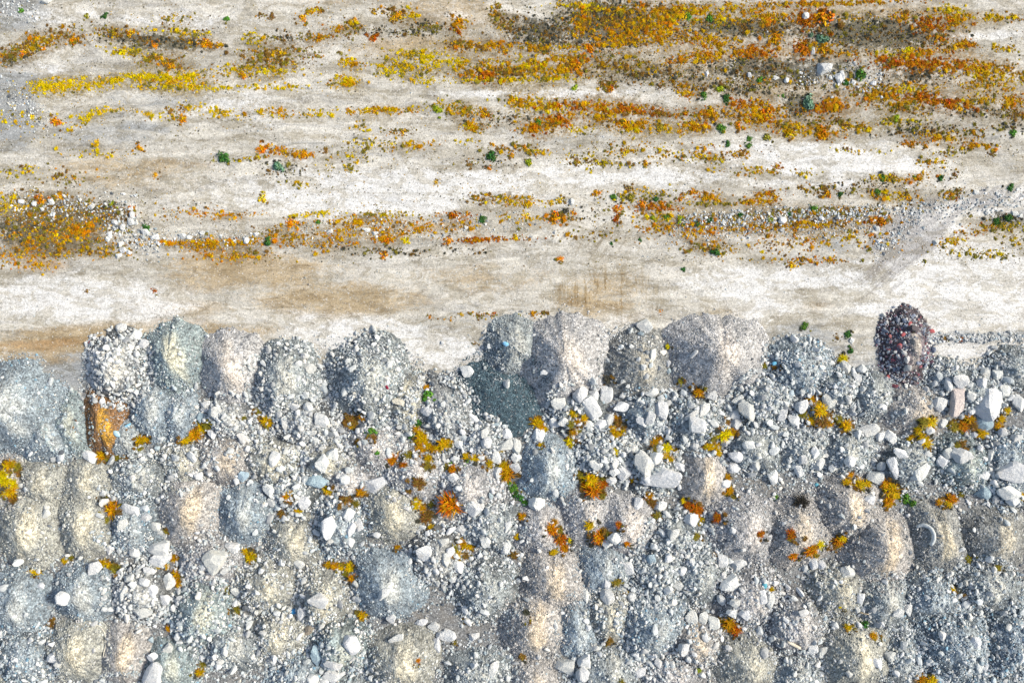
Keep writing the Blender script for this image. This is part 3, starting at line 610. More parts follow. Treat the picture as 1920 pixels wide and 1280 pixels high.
BEDS = [
 (55,88,75,16,-22,.9,'B',.5),(30,108,40,8,-15,.5,'D',.6),(75,78,28,9,-5,.5,'O',.3),(205,62,28,10,5,.7,'B',.3),(300,78,100,12,3,.5,'D',.9),(330,60,60,8,3,.6,'L',.4),(235,98,34,9,5,.9,'Y',.2),
 (390,83,30,7,8,.7,'O',.4),(140,75,22,10,0,.5,'B',.2),(310,118,40,14,5,.7,'B',.45),(290,112,14,8,0,.6,'O',.2),(100,163,55,13,-3,1.0,'Y',.25),(200,153,60,12,-6,1.0,'Y',.3),(300,145,60,8,-2,1.0,'Y',.2),
 (335,163,95,7,1,.75,'Y',.2),(340,150,60,14,0,.4,'G',.2),(505,118,75,14,-8,.75,'B',.3),(480,132,70,10,0,.7,'Y',.15),(510,163,45,6,0,.85,'Y',.15),(640,156,30,9,-6,.8,'G',.1),(530,100,70,10,0,.55,'B',.25),
 (475,72,20,12,0,.6,'L',.4),(530,72,28,10,0,.55,'D',.3),(595,70,30,9,0,.6,'B',.25),(620,60,25,8,-20,.6,'O',.1),(490,35,12,8,0,.5,'B',0),(585,22,22,9,-15,.6,'G',.05),(330,35,30,12,0,.3,'L',.05),
 (165,220,42,9,-28,.85,'Y',.15),(225,207,25,4,0,.7,'Y',0),(285,215,40,7,10,.45,'Y',.1),(400,208,60,10,8,.55,'Y',.1),(330,205,20,7,0,.5,'B',.2),(520,212,45,9,0,.5,'G',.05),(45,222,60,18,0,.12,'Y',.0),(600,212,35,8,0,.4,'Y',0),
 (30,322,45,9,-6,.55,'L',.3),(120,330,60,20,0,.12,'B',.1),(555,288,45,7,4,.7,'O',.2),(470,297,32,6,-8,.5,'L',.15),(530,318,50,14,0,.2,'D',.15),(180,288,60,8,0,.25,'L',.1),(640,318,40,12,0,.2,'L',.05),
 (370,400,50,10,0,.3,'O',.1),(440,405,60,8,0,.25,'O',.1),(590,400,45,6,-6,.45,'Y',.05),(560,346,30,6,0,.3,'L',.05),
 (90,400,120,35,3,.22,'B',.95),(110,445,130,36,-10,.32,'B',1.0),(40,430,70,24,0,.3,'D',.7),(160,432,48,16,-25,.6,'O',.4),(60,470,70,22,-6,.3,'O',.65),(190,470,60,14,0,.4,'B',.4),(200,400,60,20,0,.3,'D',.6),(20,385,26,14,0,.7,'Y',.2),(70,500,45,18,0,.12,'O',.5),
 (390,456,110,6,0,.9,'O',.6),(400,468,55,14,0,.42,'O',.2),(440,482,70,12,0,.25,'O',.3),(570,445,80,12,-5,.32,'O',.45),(600,462,60,8,0,.32,'O',.4),(520,440,40,14,0,.3,'B',.2),(650,415,110,9,-3,.5,'O',.35),(470,478,40,10,0,.3,'B',.1),
 (655,55,18,14,0,.6,'B',.2),(705,22,12,10,0,.6,'B',.1),(742,32,15,14,0,.7,'B',.1),(772,25,12,12,0,.6,'G',0),(660,45,10,6,0,.8,'G',0),(860,46,16,14,0,.8,'O',.2),(930,30,14,22,0,.7,'B',.25),(945,48,22,10,-15,.7,'B',.3),(800,55,40,12,0,.5,'D',.5),(720,62,60,10,0,.4,'D',.4),(800,50,20,6,0,.5,'B',.2),(1010,62,60,30,10,.5,'D',.75),
 (1130,45,90,45,0,.45,'D',.9),(1110,15,55,8,4,.9,'Y',.1),(1090,45,22,24,0,.8,'O',.2),(1170,62,60,22,-5,.85,'O',.3),(1190,35,80,24,0,.6,'B',.6),(1250,55,50,30,0,.6,'O',.4),(1230,20,50,12,0,.65,'O',.1),(1265,28,14,14,0,.9,'G',0),
 (905,88,55,9,-2,.9,'O',.3),(1010,88,70,5,0,.85,'G',.1),(1015,97,22,7,0,.8,'G',0),(1160,82,80,8,-6,.85,'O',.2),(860,82,28,6,0,.7,'B',.3),
 (745,127,58,12,-6,.95,'Y',.2),(820,112,50,12,10,.75,'Y',.3),(770,105,50,10,0,.4,'Y',.2),(880,118,60,9,-2,.8,'G',.3),(912,140,24,14,10,.95,'R',.3),(1010,125,40,22,0,.75,'G',.25),(1060,120,40,20,0,.9,'O',.2),(930,135,70,16,0,.6,'B',.4),(930,150,80,5,0,.8,'Y',.1),(1040,147,50,5,0,.7,'Y',.1),(875,135,20,10,0,.7,'O',.2),(970,130,50,16,0,.45,'B',.4),
 (1180,125,110,22,3,.35,'B',.75),(1200,142,90,10,0,.35,'D',.6),(1250,160,40,8,0,.45,'B',.4),(1140,160,14,10,0,.8,'B',.2),(655,118,20,10,0,.75,'G',.1),(650,152,22,9,0,.8,'Y',0),(800,153,40,8,0,.3,'Y',.1),(760,140,40,10,0,.25,'L',.1),
 (715,207,75,6,-1,.75,'G',.25),(870,208,30,9,0,.8,'G',.1),(830,195,40,12,0,.3,'L',.2),(910,216,12,8,0,.8,'O',.1),(985,190,45,12,8,.6,'G',.15),(1010,200,40,10,0,.6,'Y',.15),(1042,198,14,10,0,.9,'O',0),(1170,206,110,8,3,.95,'R',.45),(1130,198,60,9,3,.8,'O',.2),(1240,213,80,5,1,.9,'B',.8),
 (1025,232,40,14,-14,.9,'O',.35),(1000,242,14,8,0,.9,'O',.1),(1050,226,24,12,0,.9,'R',.4),(1150,226,60,13,6,.85,'O',.25),(1235,240,50,10,6,.7,'G',.2),(1085,243,22,6,0,.7,'Y',0),(888,238,22,9,0,.85,'G',0),(930,222,90,14,0,.22,'D',.3),(1190,240,30,10,0,.6,'G',0),
 (745,248,30,8,0,.45,'B',.05),(680,240,20,10,0,.4,'Y',.05),(770,274,45,9,-8,.5,'G',.0),(700,272,70,12,0,.25,'L',.1),(870,265,24,5,0,.4,'Y',0),(960,280,50,12,0,.35,'B',.1),(1010,285,24,6,0,.5,'G',0),(1110,300,40,18,0,.3,'L',.1),(1220,288,60,10,0,.35,'G',.0),(1160,308,60,8,0,.3,'L',.1),(900,305,90,10,0,.12,'D',.12),(660,295,40,16,0,.25,'L',.1),(1180,272,70,10,0,.2,'G',0),
 (970,378,60,10,0,.42,'G',.05),(900,370,30,10,0,.4,'B',0),(975,408,35,9,0,.6,'G',.1),(847,405,30,8,0,.75,'R',.25),(725,402,70,6,0,.45,'L',.15),(1050,408,26,12,0,.6,'B',.2),(770,430,120,14,-3,.45,'O',.3),(900,450,80,5,-2,.85,'R',.45),(720,448,22,8,0,.8,'O',.1),(700,470,80,9,0,.35,'D',.3),(800,470,90,8,0,.3,'D',.25),(650,440,20,16,0,.6,'O',.2),
 (1230,388,45,7,2,.95,'R',.2),(1200,365,60,14,0,.3,'L',.05),(1230,408,50,9,0,.4,'G',.1),(1240,430,60,8,0,.4,'O',.05),(1120,400,60,20,0,.12,'D',.1),(1100,440,70,10,0,.2,'B',0),(870,590,30,5,-8,.25,'B',.0),(905,592,18,8,0,.35,'B',0),(1005,587,24,6,0,.35,'B',0),
 (1360,28,90,18,0,.75,'G',.15),(1320,20,60,10,0,.6,'O',.1),(1440,30,26,20,0,.9,'O',.1),(1510,35,30,16,10,.85,'R',.3),(1400,52,120,14,0,.55,'D',.95),(1600,5,110,5,-1,.9,'O',.0),(1610,32,40,7,0,.8,'G',.05),(1690,28,20,10,0,.8,'O',.1),(1740,45,30,18,0,.8,'R',.5),(1790,42,24,12,0,.8,'O',.2),(1860,33,70,8,0,.75,'G',.15),(1780,20,30,10,0,.6,'Y',.1),(1640,62,130,28,3,.55,'D',1.0),(1765,72,16,14,0,.7,'B',.3),(1330,78,60,14,0,.6,'O',.4),(1500,8,60,5,0,.8,'O',.1),
 (1330,105,75,10,-7,.95,'O',.1),(1420,98,34,12,0,.9,'R',.25),(1455,72,14,12,0,.8,'O',.2),(1505,92,18,15,0,1.0,'R',.1),(1570,94,45,10,8,.85,'O',.2),(1660,98,30,5,0,.75,'Y',.1),(1740,98,55,9,-10,.9,'O',.1),(1808,84,20,9,0,.8,'O',.1),(1880,91,24,6,0,.8,'G',.05),
 (1705,120,78,13,3,1.0,'R',.25),(1830,128,80,12,3,.75,'O',.3),(1860,138,60,16,0,.6,'G',.3),(1780,118,40,10,0,.9,'R',.2),(1720,143,60,16,0,.4,'D',.7),(1450,130,180,24,0,.28,'D',.75),(1480,150,150,14,0,.22,'B',.7),(1400,118,30,16,0,.45,'D',.9),(1380,165,90,12,0,.4,'D',.5),(1620,168,70,10,0,.3,'B',.5),(1850,160,60,14,0,.5,'G',.3),
 (1293,172,22,14,0,.6,'O',.2),(1430,205,40,16,0,.8,'O',.25),(1390,195,20,10,0,.7,'R',.2),(1335,212,20,12,0,.9,'O',.0),(1302,236,28,12,0,.85,'O',0),(1420,225,70,14,10,.8,'O',.2),(1482,240,22,14,0,.9,'G',0),(1540,247,40,12,4,.9,'O',.1),(1545,203,46,10,-4,.85,'R',.25),(1570,190,24,14,-10,.7,'O',.2),(1500,195,30,24,0,.45,'D',.9),(1660,186,45,15,5,.9,'O',.25),(1725,182,26,11,0,.95,'R',.1),(1780,196,45,9,6,.95,'R',.2),(1830,190,34,9,-10,.8,'G',.1),(1690,200,60,14,10,.6,'B',.3),(1900,190,25,18,0,.8,'O',.2),(1700,165,60,9,0,.6,'G',.2),(1850,210,70,14,0,.3,'D',.4),(1905,215,20,12,0,.5,'B',.6),
 (1570,232,60,9,10,.5,'B',.2),(1600,240,60,9,0,.4,'G',.1),(1680,226,36,8,0,.55,'L',.2),(1755,256,34,9,4,.75,'O',.15),(1720,245,70,14,0,.35,'D',.3),(1830,274,36,6,0,.6,'O',.05),(1780,284,34,7,-6,.5,'L',.15),(1705,270,20,7,0,.7,'O',0),(1810,250,60,12,0,.3,'B',.25),(1890,240,35,16,0,.3,'D',.2),
 (1610,284,40,5,0,.3,'Y',0),(1340,285,60,12,0,.35,'O',.05),(1320,300,45,10,0,.35,'L',.05),(1390,290,14,9,0,.5,'O',0),(1420,322,70,9,0,.4,'G',.05),(1500,326,24,5,0,.5,'Y',0),(1655,333,32,6,3,.9,'G',.25),(1725,331,42,7,-8,.75,'O',.1),(1750,305,35,8,-5,.5,'G',.05),(1680,366,46,9,6,.8,'G',.2),(1790,362,26,10,0,.6,'B',.3),(1640,350,60,14,0,.2,'D',.1),(1550,355,60,12,0,.35,'B',.1),(1310,365,45,10,0,.3,'O',.1),(1340,372,14,10,0,.6,'O',0),(1425,377,36,6,-4,.9,'O',.15),(1440,365,20,8,0,.7,'O',.1),(1320,382,60,4,0,.5,'L',.2),
 (1470,404,190,9,-3,.55,'B',.75),(1560,396,100,9,-3,.35,'B',.8),(1400,428,130,8,-4,.7,'O',.35),(1540,420,110,7,-3,.6,'O',.3),(1645,415,20,8,-15,.85,'R',.2),(1300,420,60,9,0,.5,'O',.3),(1450,455,160,18,0,.2,'O',.05),(1320,465,50,10,0,.35,'B',.1),(1520,488,70,8,0,.3,'O',.05),(1600,445,50,14,0,.25,'G',0),(1390,480,50,10,0,.18,'G',0),
 (1780,453,26,7,-10,.75,'G',.1),(1820,470,50,9,8,.3,'L',.1),(1830,430,40,9,-8,.45,'O',.1),(1890,425,34,9,0,.6,'L',.2),(1885,408,30,10,0,.4,'D',.7),(1850,475,70,10,0,.25,'L',.05),(1900,450,30,12,0,.3,'L',.1),
]
# palette by colour family -> scattered weeds, plus the soil they stand in
WP, WS, WC = [], [], []
for (cx, cy, hx, hy, ang, dens, pk, soil) in BEDS:
    n = int(dens * hx * hy * 3.14 / 4.0)
    u = rng.normal(0, 0.58, n); v = rng.normal(0, 0.56, n)
    a = math.radians(ang)
    px = cx + u * hx * math.cos(a) - v * hy * math.sin(a)
    py = cy + u * hx * math.sin(a) + v * hy * math.cos(a)
    cl = fbm(px * 0.055, py * 0.10, 60, 3)
    keep = rng.random(n) < np.clip((cl - 0.26) * 4.0, 0.10, 1)
    px, py = px[keep], py[keep]; n = len(px)
    mix = MIXES[pk]
    # neighbours share their colour family
    sel = np.clip((vnoise(px * 0.05, py * 0.09, 61) * 0.7 + rng.random(n) * 0.5) * len(mix) / 1.1, 0, len(mix) - 1).astype(int)
    c = np.array([PAL[k] for k in mix])[sel] * rng.uniform(0.75, 1.2, (n, 1))
    r = np.clip(rng.lognormal(math.log(1.85), 0.5, n), 0.7, 6.0)
    if pk == 'D': r *= 0.9
    WP.append(np.stack([px, py], 1)); WS.append(r); WC.append(c)
# thin sprinkling over the whole weedy half
n = 9000
px = rng.uniform(-40, 1960, n); py = rng.uniform(-30, 500, n)
keep = fbm(px * 0.014, py * 0.035, 70, 3) > 0.50
px, py = px[keep], py[keep]; n = len(px)
mix = ('olive', 'brown', 'gold', 'dark', 'dark')
WP.append(np.stack([px, py], 1)); WS.append(rng.uniform(0.7, 1.9, n)); WC.append(np.array([PAL[k] for k in mix])[rng.integers(0, 5, n)])
EXTRA_AT = len(WP)
WP = np.vstack(WP); WS = np.concatenate(WS); WC = np.vstack(WC)

# ------------------------------------------------------------------ ground: one sheet, soil kinds in two masks
def axis(lo, hi, step, far):
    core = np.arange(lo, hi + 1e-6, step)
    out = []; d = step
    x = hi
    while x < far:
        d *= 1.5; x += d; out.append(x)
    out = np.array(out)
    lo_out = []; d = step; x = lo
    while x > -far:
        d *= 1.5; x -= d; lo_out.append(x)
    return np.concatenate([np.array(lo_out)[::-1], core, out])
gx = axis(-42, 42, 0.16, 600); gy = axis(-29, 29, 0.16, 600)
GX, GY = np.meshgrid(gx, gy)
fx, fy = GX.ravel(), GY.ravel()
PX, PY = fx / S + 960, 640 - fy / S

def soft(cx, cy, hx, hy, ang=0.0, warp=1.0):
    a = math.radians(ang)
    dx, dy = PX - cx, PY - cy
    dx = dx + warp * 50 * (fbm(PX * .011, PY * .02, 81, 3) - 0.5); dy = dy + warp * 26 * (fbm(PX * .011, PY * .02, 82, 3) - 0.5)
    u = (dx * math.cos(a) + dy * math.sin(a)) / hx; v = (-dx * math.sin(a) + dy * math.cos(a)) / hy
    return np.exp(-(u * u + v * v) ** 1.3)

white = np.zeros(len(PX)); tan = white.copy(); grey = white.copy(); org = white.copy(); moss = white.copy(); rust = white.copy(); track = white.copy(); gravel = white.copy()
for q in [(730,360,300,42,-2,1),(160,565,210,42,4,.9),(1520,300,260,30,2,.9),(1420,560,90,60,0,.8),(1790,545,200,80,0,.9),(1480,520,200,30,0,.7),(1150,330,240,30,0,.7),(60,130,70,14,0,.6),(450,205,120,40,0,.5),(330,40,130,24,0,.5),(1000,175,180,12,0,.7),(700,640,160,50,10,.7),(840,660,120,40,10,.6),(1820,650,140,24,0,.7),(1760,440,60,70,40,.7),(1850,380,110,26,-15,.7),(560,320,60,30,0,.5),(1380,440,140,20,0,.5),(900,30,160,18,0,.3),(1840,62,80,16,0,.6),(1560,345,240,12,0,.6),(1000,150,60,6,0,.4),(1180,620,60,50,0,.5),(100,30,160,20,0,.4)]:
    white = np.maximum(white, q[5] * soft(*q[:5]))
for q in [(470,510,190,45,0,.8),(640,565,180,45,0,.75),(900,520,200,34,0,.45),(1130,555,110,60,0,.6),(120,648,200,18,-4,1.0),(330,580,110,22,0,.7),(420,620,120,16,0,.6),(230,320,180,40,0,.55),(850,20,150,40,0,.6),(780,90,160,24,0,.6),(1150,128,230,22,0,.5),(600,10,120,20,0,.35),(1540,100,340,16,0,.5),(1460,160,180,24,0,.55),(1650,22,240,18,0,.5),(1370,588,60,16,0,.6),(1530,575,50,18,0,.4),(420,400,90,16,0,.45),(800,425,120,12,0,.5),(230,60,80,12,0,.35),(150,625,200,26,-4,.7),(60,670,110,14,-3,.6),(1180,600,50,20,-30,.5),(1800,170,140,20,0,.4)]:
    tan = np.maximum(tan, q[5] * soft(*q[:5]))
for q in [(25,200,70,90,0,.9),(20,20,80,40,0,.9),(130,690,130,50,0,.8),(200,240,150,36,-5,.5),(330,185,220,20,0,.45),(1600,520,120,24,0,.5),(1560,455,60,60,40,.5),(1850,628,130,9,0,.9),(1500,640,140,36,0,.5),(900,600,170,40,0,.35),(1180,640,110,36,0,.6),(1900,500,90,70,0,.35),(560,270,160,22,0,.35),(1060,260,170,18,0,.4),(700,290,90,26,0,.3),(1780,250,160,22,0,.4),(1720,610,60,100,0,.4),(1900,410,90,16,-15,.6),(1470,403,210,12,-3,.6),(620,160,140,12,0,.4),(1650,690,120,40,0,.6)]:
    grey = np.maximum(grey, q[5] * soft(*q[:5]))
for (cx, cy, hx, hy, ang, dens, pk, soil) in BEDS:
    if soil <= 0: continue
    g = soil * soft(cx, cy, hx * 1.1 + 4, hy * 1.15 + 4, ang, 0.35)
    if pk == 'D': moss = np.maximum(moss, g)
    else: org = np.maximum(org, g * 0.9)
_cx = np.clip(((WP[:, 0] - 960) * S + 42) / 0.16, 0, 524).astype(int); _cy = np.clip(((640 - WP[:, 1]) * S + 29) / 0.16, 0, 361).astype(int)
H2 = np.zeros((362, 525)); np.add.at(H2, (_cy, _cx), (WS / 2.35) ** 2)
H3 = np.zeros_like(H2)
ker = np.exp(-0.5 * (np.arange(-9, 10) / 3.6) ** 2); ker /= ker.sum()
kx = np.exp(-0.5 * (np.arange(-14, 15) / 5.5) ** 2); kx /= kx.sum()
H3 = np.apply_along_axis(lambda v: np.convolve(v, ker, 'same'), 0, H2)
H3 = np.apply_along_axis(lambda v: np.convolve(v, kx, 'same'), 1, H3)
bx = np.clip((fx + 42) / 0.16, 0, 524).astype(int); by = np.clip((fy + 29) / 0.16, 0, 361).astype(int)
inside = (np.abs(fx) <= 42) & (np.abs(fy) <= 29)
org = np.maximum(org, np.where(inside, np.clip(H3[by, bx] * 0.5, 0, 0.5), 0))
lit = []
for ch in range(3):
    Hc = np.zeros((362, 525)); np.add.at(Hc, (_cy, _cx), (WS / 2.35) ** 2 * WC[:, ch])
    Hc = np.apply_along_axis(lambda v: np.convolve(v, ker, 'same'), 0, Hc)
    Hc = np.apply_along_axis(lambda v: np.convolve(v, kx, 'same'), 1, Hc)
    lit.append((Hc / np.maximum(H3, 1e-4))[by, bx])
lit.append(np.where(inside, np.clip(H3[by, bx] * 0.62, 0, 0.6), 0))
for q in [(105,648,140,14,-6,.75),(70,500,45,18,0,.8),(430,478,90,16,0,.5),(330,605,60,10,0,.5),(1660,110,130,12,0,.4),(1160,130,120,16,0,.35),(560,420,40,8,0,.3)]:
    rust = np.maximum(rust, q[5] * soft(*q[:5]))
for q in [(1700,450,150,60,-42,1.0),(1840,372,140,30,-12,.8)]:
    track = np.maximum(track, q[5] * soft(*q[:5]))
front = np.interp(PX, [-200, 0, 150, 200, 300, 420, 600, 640, 760, 800, 870, 930, 1080, 1180, 1230, 1340, 1430, 1600, 1740, 1830, 1920, 2200],
                  [690, 690, 735, 640, 640, 640, 680, 650, 670, 705, 690, 640, 615, 640, 640, 620, 660, 690, 660, 690, 665, 670])
gravel = sstep(-12, 30, PY - front + 30 * (fbm(PX * .03, PY * .03, 90, 3) - .5))

gz = ground_h(fx, fy) * np.clip(1 - (np.hypot(fx, fy) - 60) / 200, 0, 1)
nx, ny = len(gx), len(gy)
verts = np.stack([fx, fy, gz], 1)
ii = (np.arange(ny - 1)[:, None] * nx + np.arange(nx - 1)[None, :]).ravel()
quads = np.stack([ii, ii + 1, ii + 1 + nx, ii + nx], 1)
me = bpy.data.meshes.new("ground")
me.vertices.add(len(verts)); me.vertices.foreach_set('co', verts.astype(np.float32).ravel())
me.loops.add(quads.size); me.loops.foreach_set('vertex_index', quads.astype(np.int32).ravel())
me.polygons.add(len(quads)); me.polygons.foreach_set('loop_start', np.arange(0, quads.size, 4, dtype=np.int32))
me.polygons.foreach_set('use_smooth', np.ones(len(quads), bool))
me.update(calc_edges=True); me.validate()
for nm, arr in (('soil_a', (white, tan, grey, org)), ('soil_b', (moss, rust, track, gravel))):
    a = me.attributes.new(nm, 'FLOAT_COLOR', 'POINT')
    a.data.foreach_set('color', np.stack(arr, 1).astype(np.float32).ravel())

m, nt, bs = new_mat("ground_soil"); b = NB(nt)
geo = b.n("ShaderNodeNewGeometry"); pos = geo.outputs['Position']
A = b.n("ShaderNodeAttribute", attribute_type='GEOMETRY', attribute_name='soil_a')
B = b.n("ShaderNodeAttribute", attribute_type='GEOMETRY', attribute_name='soil_b')
sa = b.n("ShaderNodeSeparateColor"); nt.links.new(A.outputs['Color'], sa.inputs[0])
sb = b.n("ShaderNodeSeparateColor"); nt.links.new(B.outputs['Color'], sb.inputs[0])
aw, at_, ag, ao = sa.outputs[0], sa.outputs[1], sa.outputs[2], A.outputs['Alpha']
am, ar, ak, av = sb.outputs[0], sb.outputs[1], sb.outputs[2], B.outputs['Alpha']
long_ = b.noise(b.mapping(pos, (0.10, 0.62, 1)), 1.0, 8, 0.68, 0.7)
long2 = b.noise(b.mapping(pos, (0.26, 1.1, 1)), 1.0, 8, 0.72, 0.9)
mid = b.noise(pos, 0.8, 7, 0.68, 0.5)
fine = b.noise(pos, 4.0, 5, 0.7)
grain = b.noise(pos, 16.0, 3, 0.7)
diag = b.noise(b.mapping(b.mapping(pos, (1, 1, 1), (0, 0, math.radians(-42))), (0.15, 2.6, 1)), 1.0, 5, 0.6, 0.3)
rag = b.math('ADD', b.math('MULTIPLY', b.math('SUBTRACT', mid, 0.5), 1.1), b.math('MULTIPLY', b.math('SUBTRACT', fine, 0.5), 0.9))
rag_l = b.math('ADD', b.math('MULTIPLY', b.math('SUBTRACT', long2, 0.5), 1.5), b.math('MULTIPLY', b.math('SUBTRACT', fine, 0.5), 0.9))
clot = b.noise(pos, 1.9, 7, 0.78, 0.3)
rag2 = b.math('MULTIPLY', b.math('ADD', b.math('SUBTRACT', clot, 0.5), b.math('MULTIPLY', b.math('SUBTRACT', fine, 0.5), 0.4)), 2.6)
clot2 = b.noise(pos, 3.6, 6, 0.75, 0.2)
rag3 = b.math('MULTIPLY', b.math('SUBTRACT', clot2, 0.5), 2.6)
def cover(mask, rg, k, lo=0.22, hi=0.62):
    return b.mapr(b.math('ADD', mask, b.math('MULTIPLY', rg, k)), lo, hi)
col = b.mix(b.mapr(long_, 0.36, 0.62), (0.42, 0.395, 0.335), (0.61, 0.585, 0.52))
col = b.mix(b.mapr(long2, 0.50, 0.66, 0, 0.55), col, (0.345, 0.34, 0.325))
col = b.mix(b.math('MULTIPLY', cover(ag, rag_l, 0.8, 0.2, 0.7), 0.85), col, (0.30, 0.315, 0.32))
col = b.mix(b.math('MULTIPLY', cover(at_, rag_l, 0.9, 0.2, 0.75), 0.8), col, (0.40, 0.30, 0.165))
col = b.mix(b.math('MULTIPLY', cover(aw, rag_l, 0.9, 0.2, 0.6), 0.85), col, (0.70, 0.695, 0.67))
col = b.mix(b.math('MULTIPLY', cover(ak, b.math('MULTIPLY', b.math('SUBTRACT', diag, 0.5), 3.4), 0.55, 0.5, 0.8), 0.7), col, (0.32, 0.31, 0.305))
col = b.mix(b.math('MULTIPLY', cover(ar, rag_l, 1.0, 0.25, 0.95), 0.7), col, (0.36, 0.215, 0.09))
col = b.mix(b.math('MULTIPLY', cover(ao, rag2, 0.85, 0.30, 0.74), 0.74), col, (0.215, 0.17, 0.105))
col = b.mix(b.math('MULTIPLY', cover(ao, rag3, 1.0, 0.62, 0.80), 0.7), col, (0.085, 0.075, 0.05))
col = b.mix(b.math('MULTIPLY', cover(am, rag2, 1.0, 0.46, 0.62), 0.88), col, (0.095, 0.095, 0.075))
LT = b.n("ShaderNodeAttribute", attribute_type='GEOMETRY', attribute_name='litter')
clot3 = b.noise(b.mapping(pos, (1, 1.5, 1)), 5.0, 5, 0.8, 0.2)
lm = b.mapr(b.math('ADD', LT.outputs['Alpha'], b.math('MULTIPLY', b.math('SUBTRACT', clot3, 0.5), 2.6)), 0.46, 0.86, 0, 0.62)
col = b.mix(lm, col, b.mix(0.5, b.mix(1.0, LT.outputs['Color'], (0.9, 0.9, 0.9), 'MULTIPLY'), (0.24, 0.185, 0.10)))
# wheel tracks: long thin lines
ln1 = b.noise(b.mapping(pos, (0.045, 1.9, 1)), 1.0, 6, 0.75, 0.25)
ln2 = b.noise(b.mapping(pos, (0.12, 4.2, 1)), 1.0, 6, 0.78, 0.25)
lnm = b.mapr(b.noise(b.mapping(pos, (0.06, 0.35, 1)), 1.0, 3, 0.5), 0.42, 0.6, 0.15, 1)
# dried crusts and wet smears with ragged rims
crust = b.noise(b.mapping(pos, (0.42, 0.95, 1)), 1.0, 8, 0.70, 0.9)
crust2 = b.noise(b.mapping(pos, (0.9, 1.9, 1)), 1.0, 7, 0.72, 0.6)
def times(c, f, k):
    return b.mix(f, c, b.mix(1.0, c, k, 'MULTIPLY'))
C_ = b.n("ShaderNodeAttribute", attribute_type='GEOMETRY', attribute_name='soil_c')
sc_ = b.n("ShaderNodeSeparateColor"); nt.links.new(C_.outputs['Color'], sc_.inputs[0])
vert = b.noise(b.mapping(pos, (1.5, 0.22, 1)), 1.0, 6, 0.7, 0.5)
hatch = b.noise(b.mapping(b.mapping(pos, (1, 1, 1), (0, 0, math.radians(-55))), (0.4, 3.2, 1)), 1.0, 4, 0.6, 0.3)
col = times(col, b.mapr(crust, 0.515, 0.545), (0.80, 0.775, 0.72))
col = times(col, b.mapr(crust2, 0.545, 0.58), (0.80, 0.79, 0.77))
col = times(col, b.math('MULTIPLY', b.mapr(crust, 0.44, 0.40), 0.8), (1.16, 1.16, 1.15))
col = times(col, b.math('MULTIPLY', b.mapr(ln1, 0.55, 0.61), lnm), (0.86, 0.85, 0.82))
col = times(col, b.math('MULTIPLY', b.mapr(ln1, 0.43, 0.36), lnm), (1.10, 1.10, 1.09))
col = times(col, b.math('MULTIPLY', b.mapr(ln2, 0.58, 0.66), lnm), (0.86, 0.855, 0.84))
col = times(col, b.math('MULTIPLY', b.mapr(vert, 0.52, 0.57), sc_.outputs[0]), (0.68, 0.60, 0.46))
col = times(col, b.math('MULTIPLY', b.mapr(hatch, 0.54, 0.62), sc_.outputs[1]), (0.66, 0.62, 0.56))
# gravelly earth under and between the piles
vg = b.voro(pos, 11.0); sg = b.n("ShaderNodeSeparateColor"); nt.links.new(vg.outputs['Color'], sg.inputs[0])
gcol = b.mix(b.mapr(sg.outputs[0], 0, 1, 0, 1, False), (0.09, 0.095, 0.10), (0.30, 0.305, 0.30))
gcol = b.mix(b.mapr(mid, 0.45, 0.65, 0, 0.55), gcol, (0.20, 0.18, 0.15))
col = b.mix(b.math('MULTIPLY', cover(av, rag, 0.5, 0.3, 0.75), 0.95), col, gcol)
# speckle: dark grit and pale pebbles
vs = b.voro(pos, 7.5); ss = b.n("ShaderNodeSeparateColor"); nt.links.new(vs.outputs['Color'], ss.inputs[0])
dot = b.math('MULTIPLY', b.mapr(vs.outputs['Distance'], 0.18, 0.34, 1, 0), b.mapr(ss.outputs[0], 0.60, 0.68))
dot = b.math('MULTIPLY', dot, b.mapr(mid, 0.36, 0.58, 0.08, 0.85))
col = b.mix(dot, col, (0.12, 0.115, 0.105))
v2_ = b.voro(pos, 14.0); s2_ = b.n("ShaderNodeSeparateColor"); nt.links.new(v2_.outputs['Color'], s2_.inputs[0])
spk = b.mapr(s2_.outputs[0], 0, 1, 0.80, 1.16, False)
spk = b.math('MULTIPLY', spk, b.mapr(grain, 0.3, 0.7, 0.92, 1.07))
spk = b.math('MULTIPLY', spk, b.mapr(fine, 0.3, 0.7, 0.88, 1.1))
cmb = b.n("ShaderNodeCombineColor")
for i in range(3): nt.links.new(spk, cmb.inputs[i])
col = b.mix(1.0, col, cmb.outputs[0], 'MULTIPLY')
wd = b.math('MULTIPLY', b.mapr(s2_.outputs[1], 0.955, 0.985), b.mapr(b.math('ADD', ao, am), 0.05, 0.4, 0.6, 0.12))
col = b.mix(wd, col, (0.68, 0.68, 0.66))
nt.links.new(col, bs.inputs['Base Color'])
hh = b.math('ADD', b.math('MULTIPLY', long2, 0.9), b.math('MULTIPLY', fine, 0.5))
hh = b.math('ADD', hh, b.math('MULTIPLY', grain, 0.08))
hh = b.math('ADD', hh, b.math('MULTIPLY', b.math('MULTIPLY', diag, ak), 1.6))
b.bump(hh, 0.38, 0.14, bs)
a = me.attributes.new('litter', 'FLOAT_COLOR', 'POINT')
a.data.foreach_set('color', np.stack(lit, 1).astype(np.float32).ravel())
vmask = soft(1140, 545, 110, 50, 0, .6); hmask = soft(1110, 440, 90, 34, 0, .6)
a = me.attributes.new('soil_c', 'FLOAT_COLOR', 'POINT')
a.data.foreach_set('color', np.stack([vmask, hmask, 0 * vmask, 0 * vmask], 1).astype(np.float32).ravel())
me.materials.append(m)
ground = bpy.data.objects.new("ground", me); COL.objects.link(ground)
ground['kind'] = 'structure'

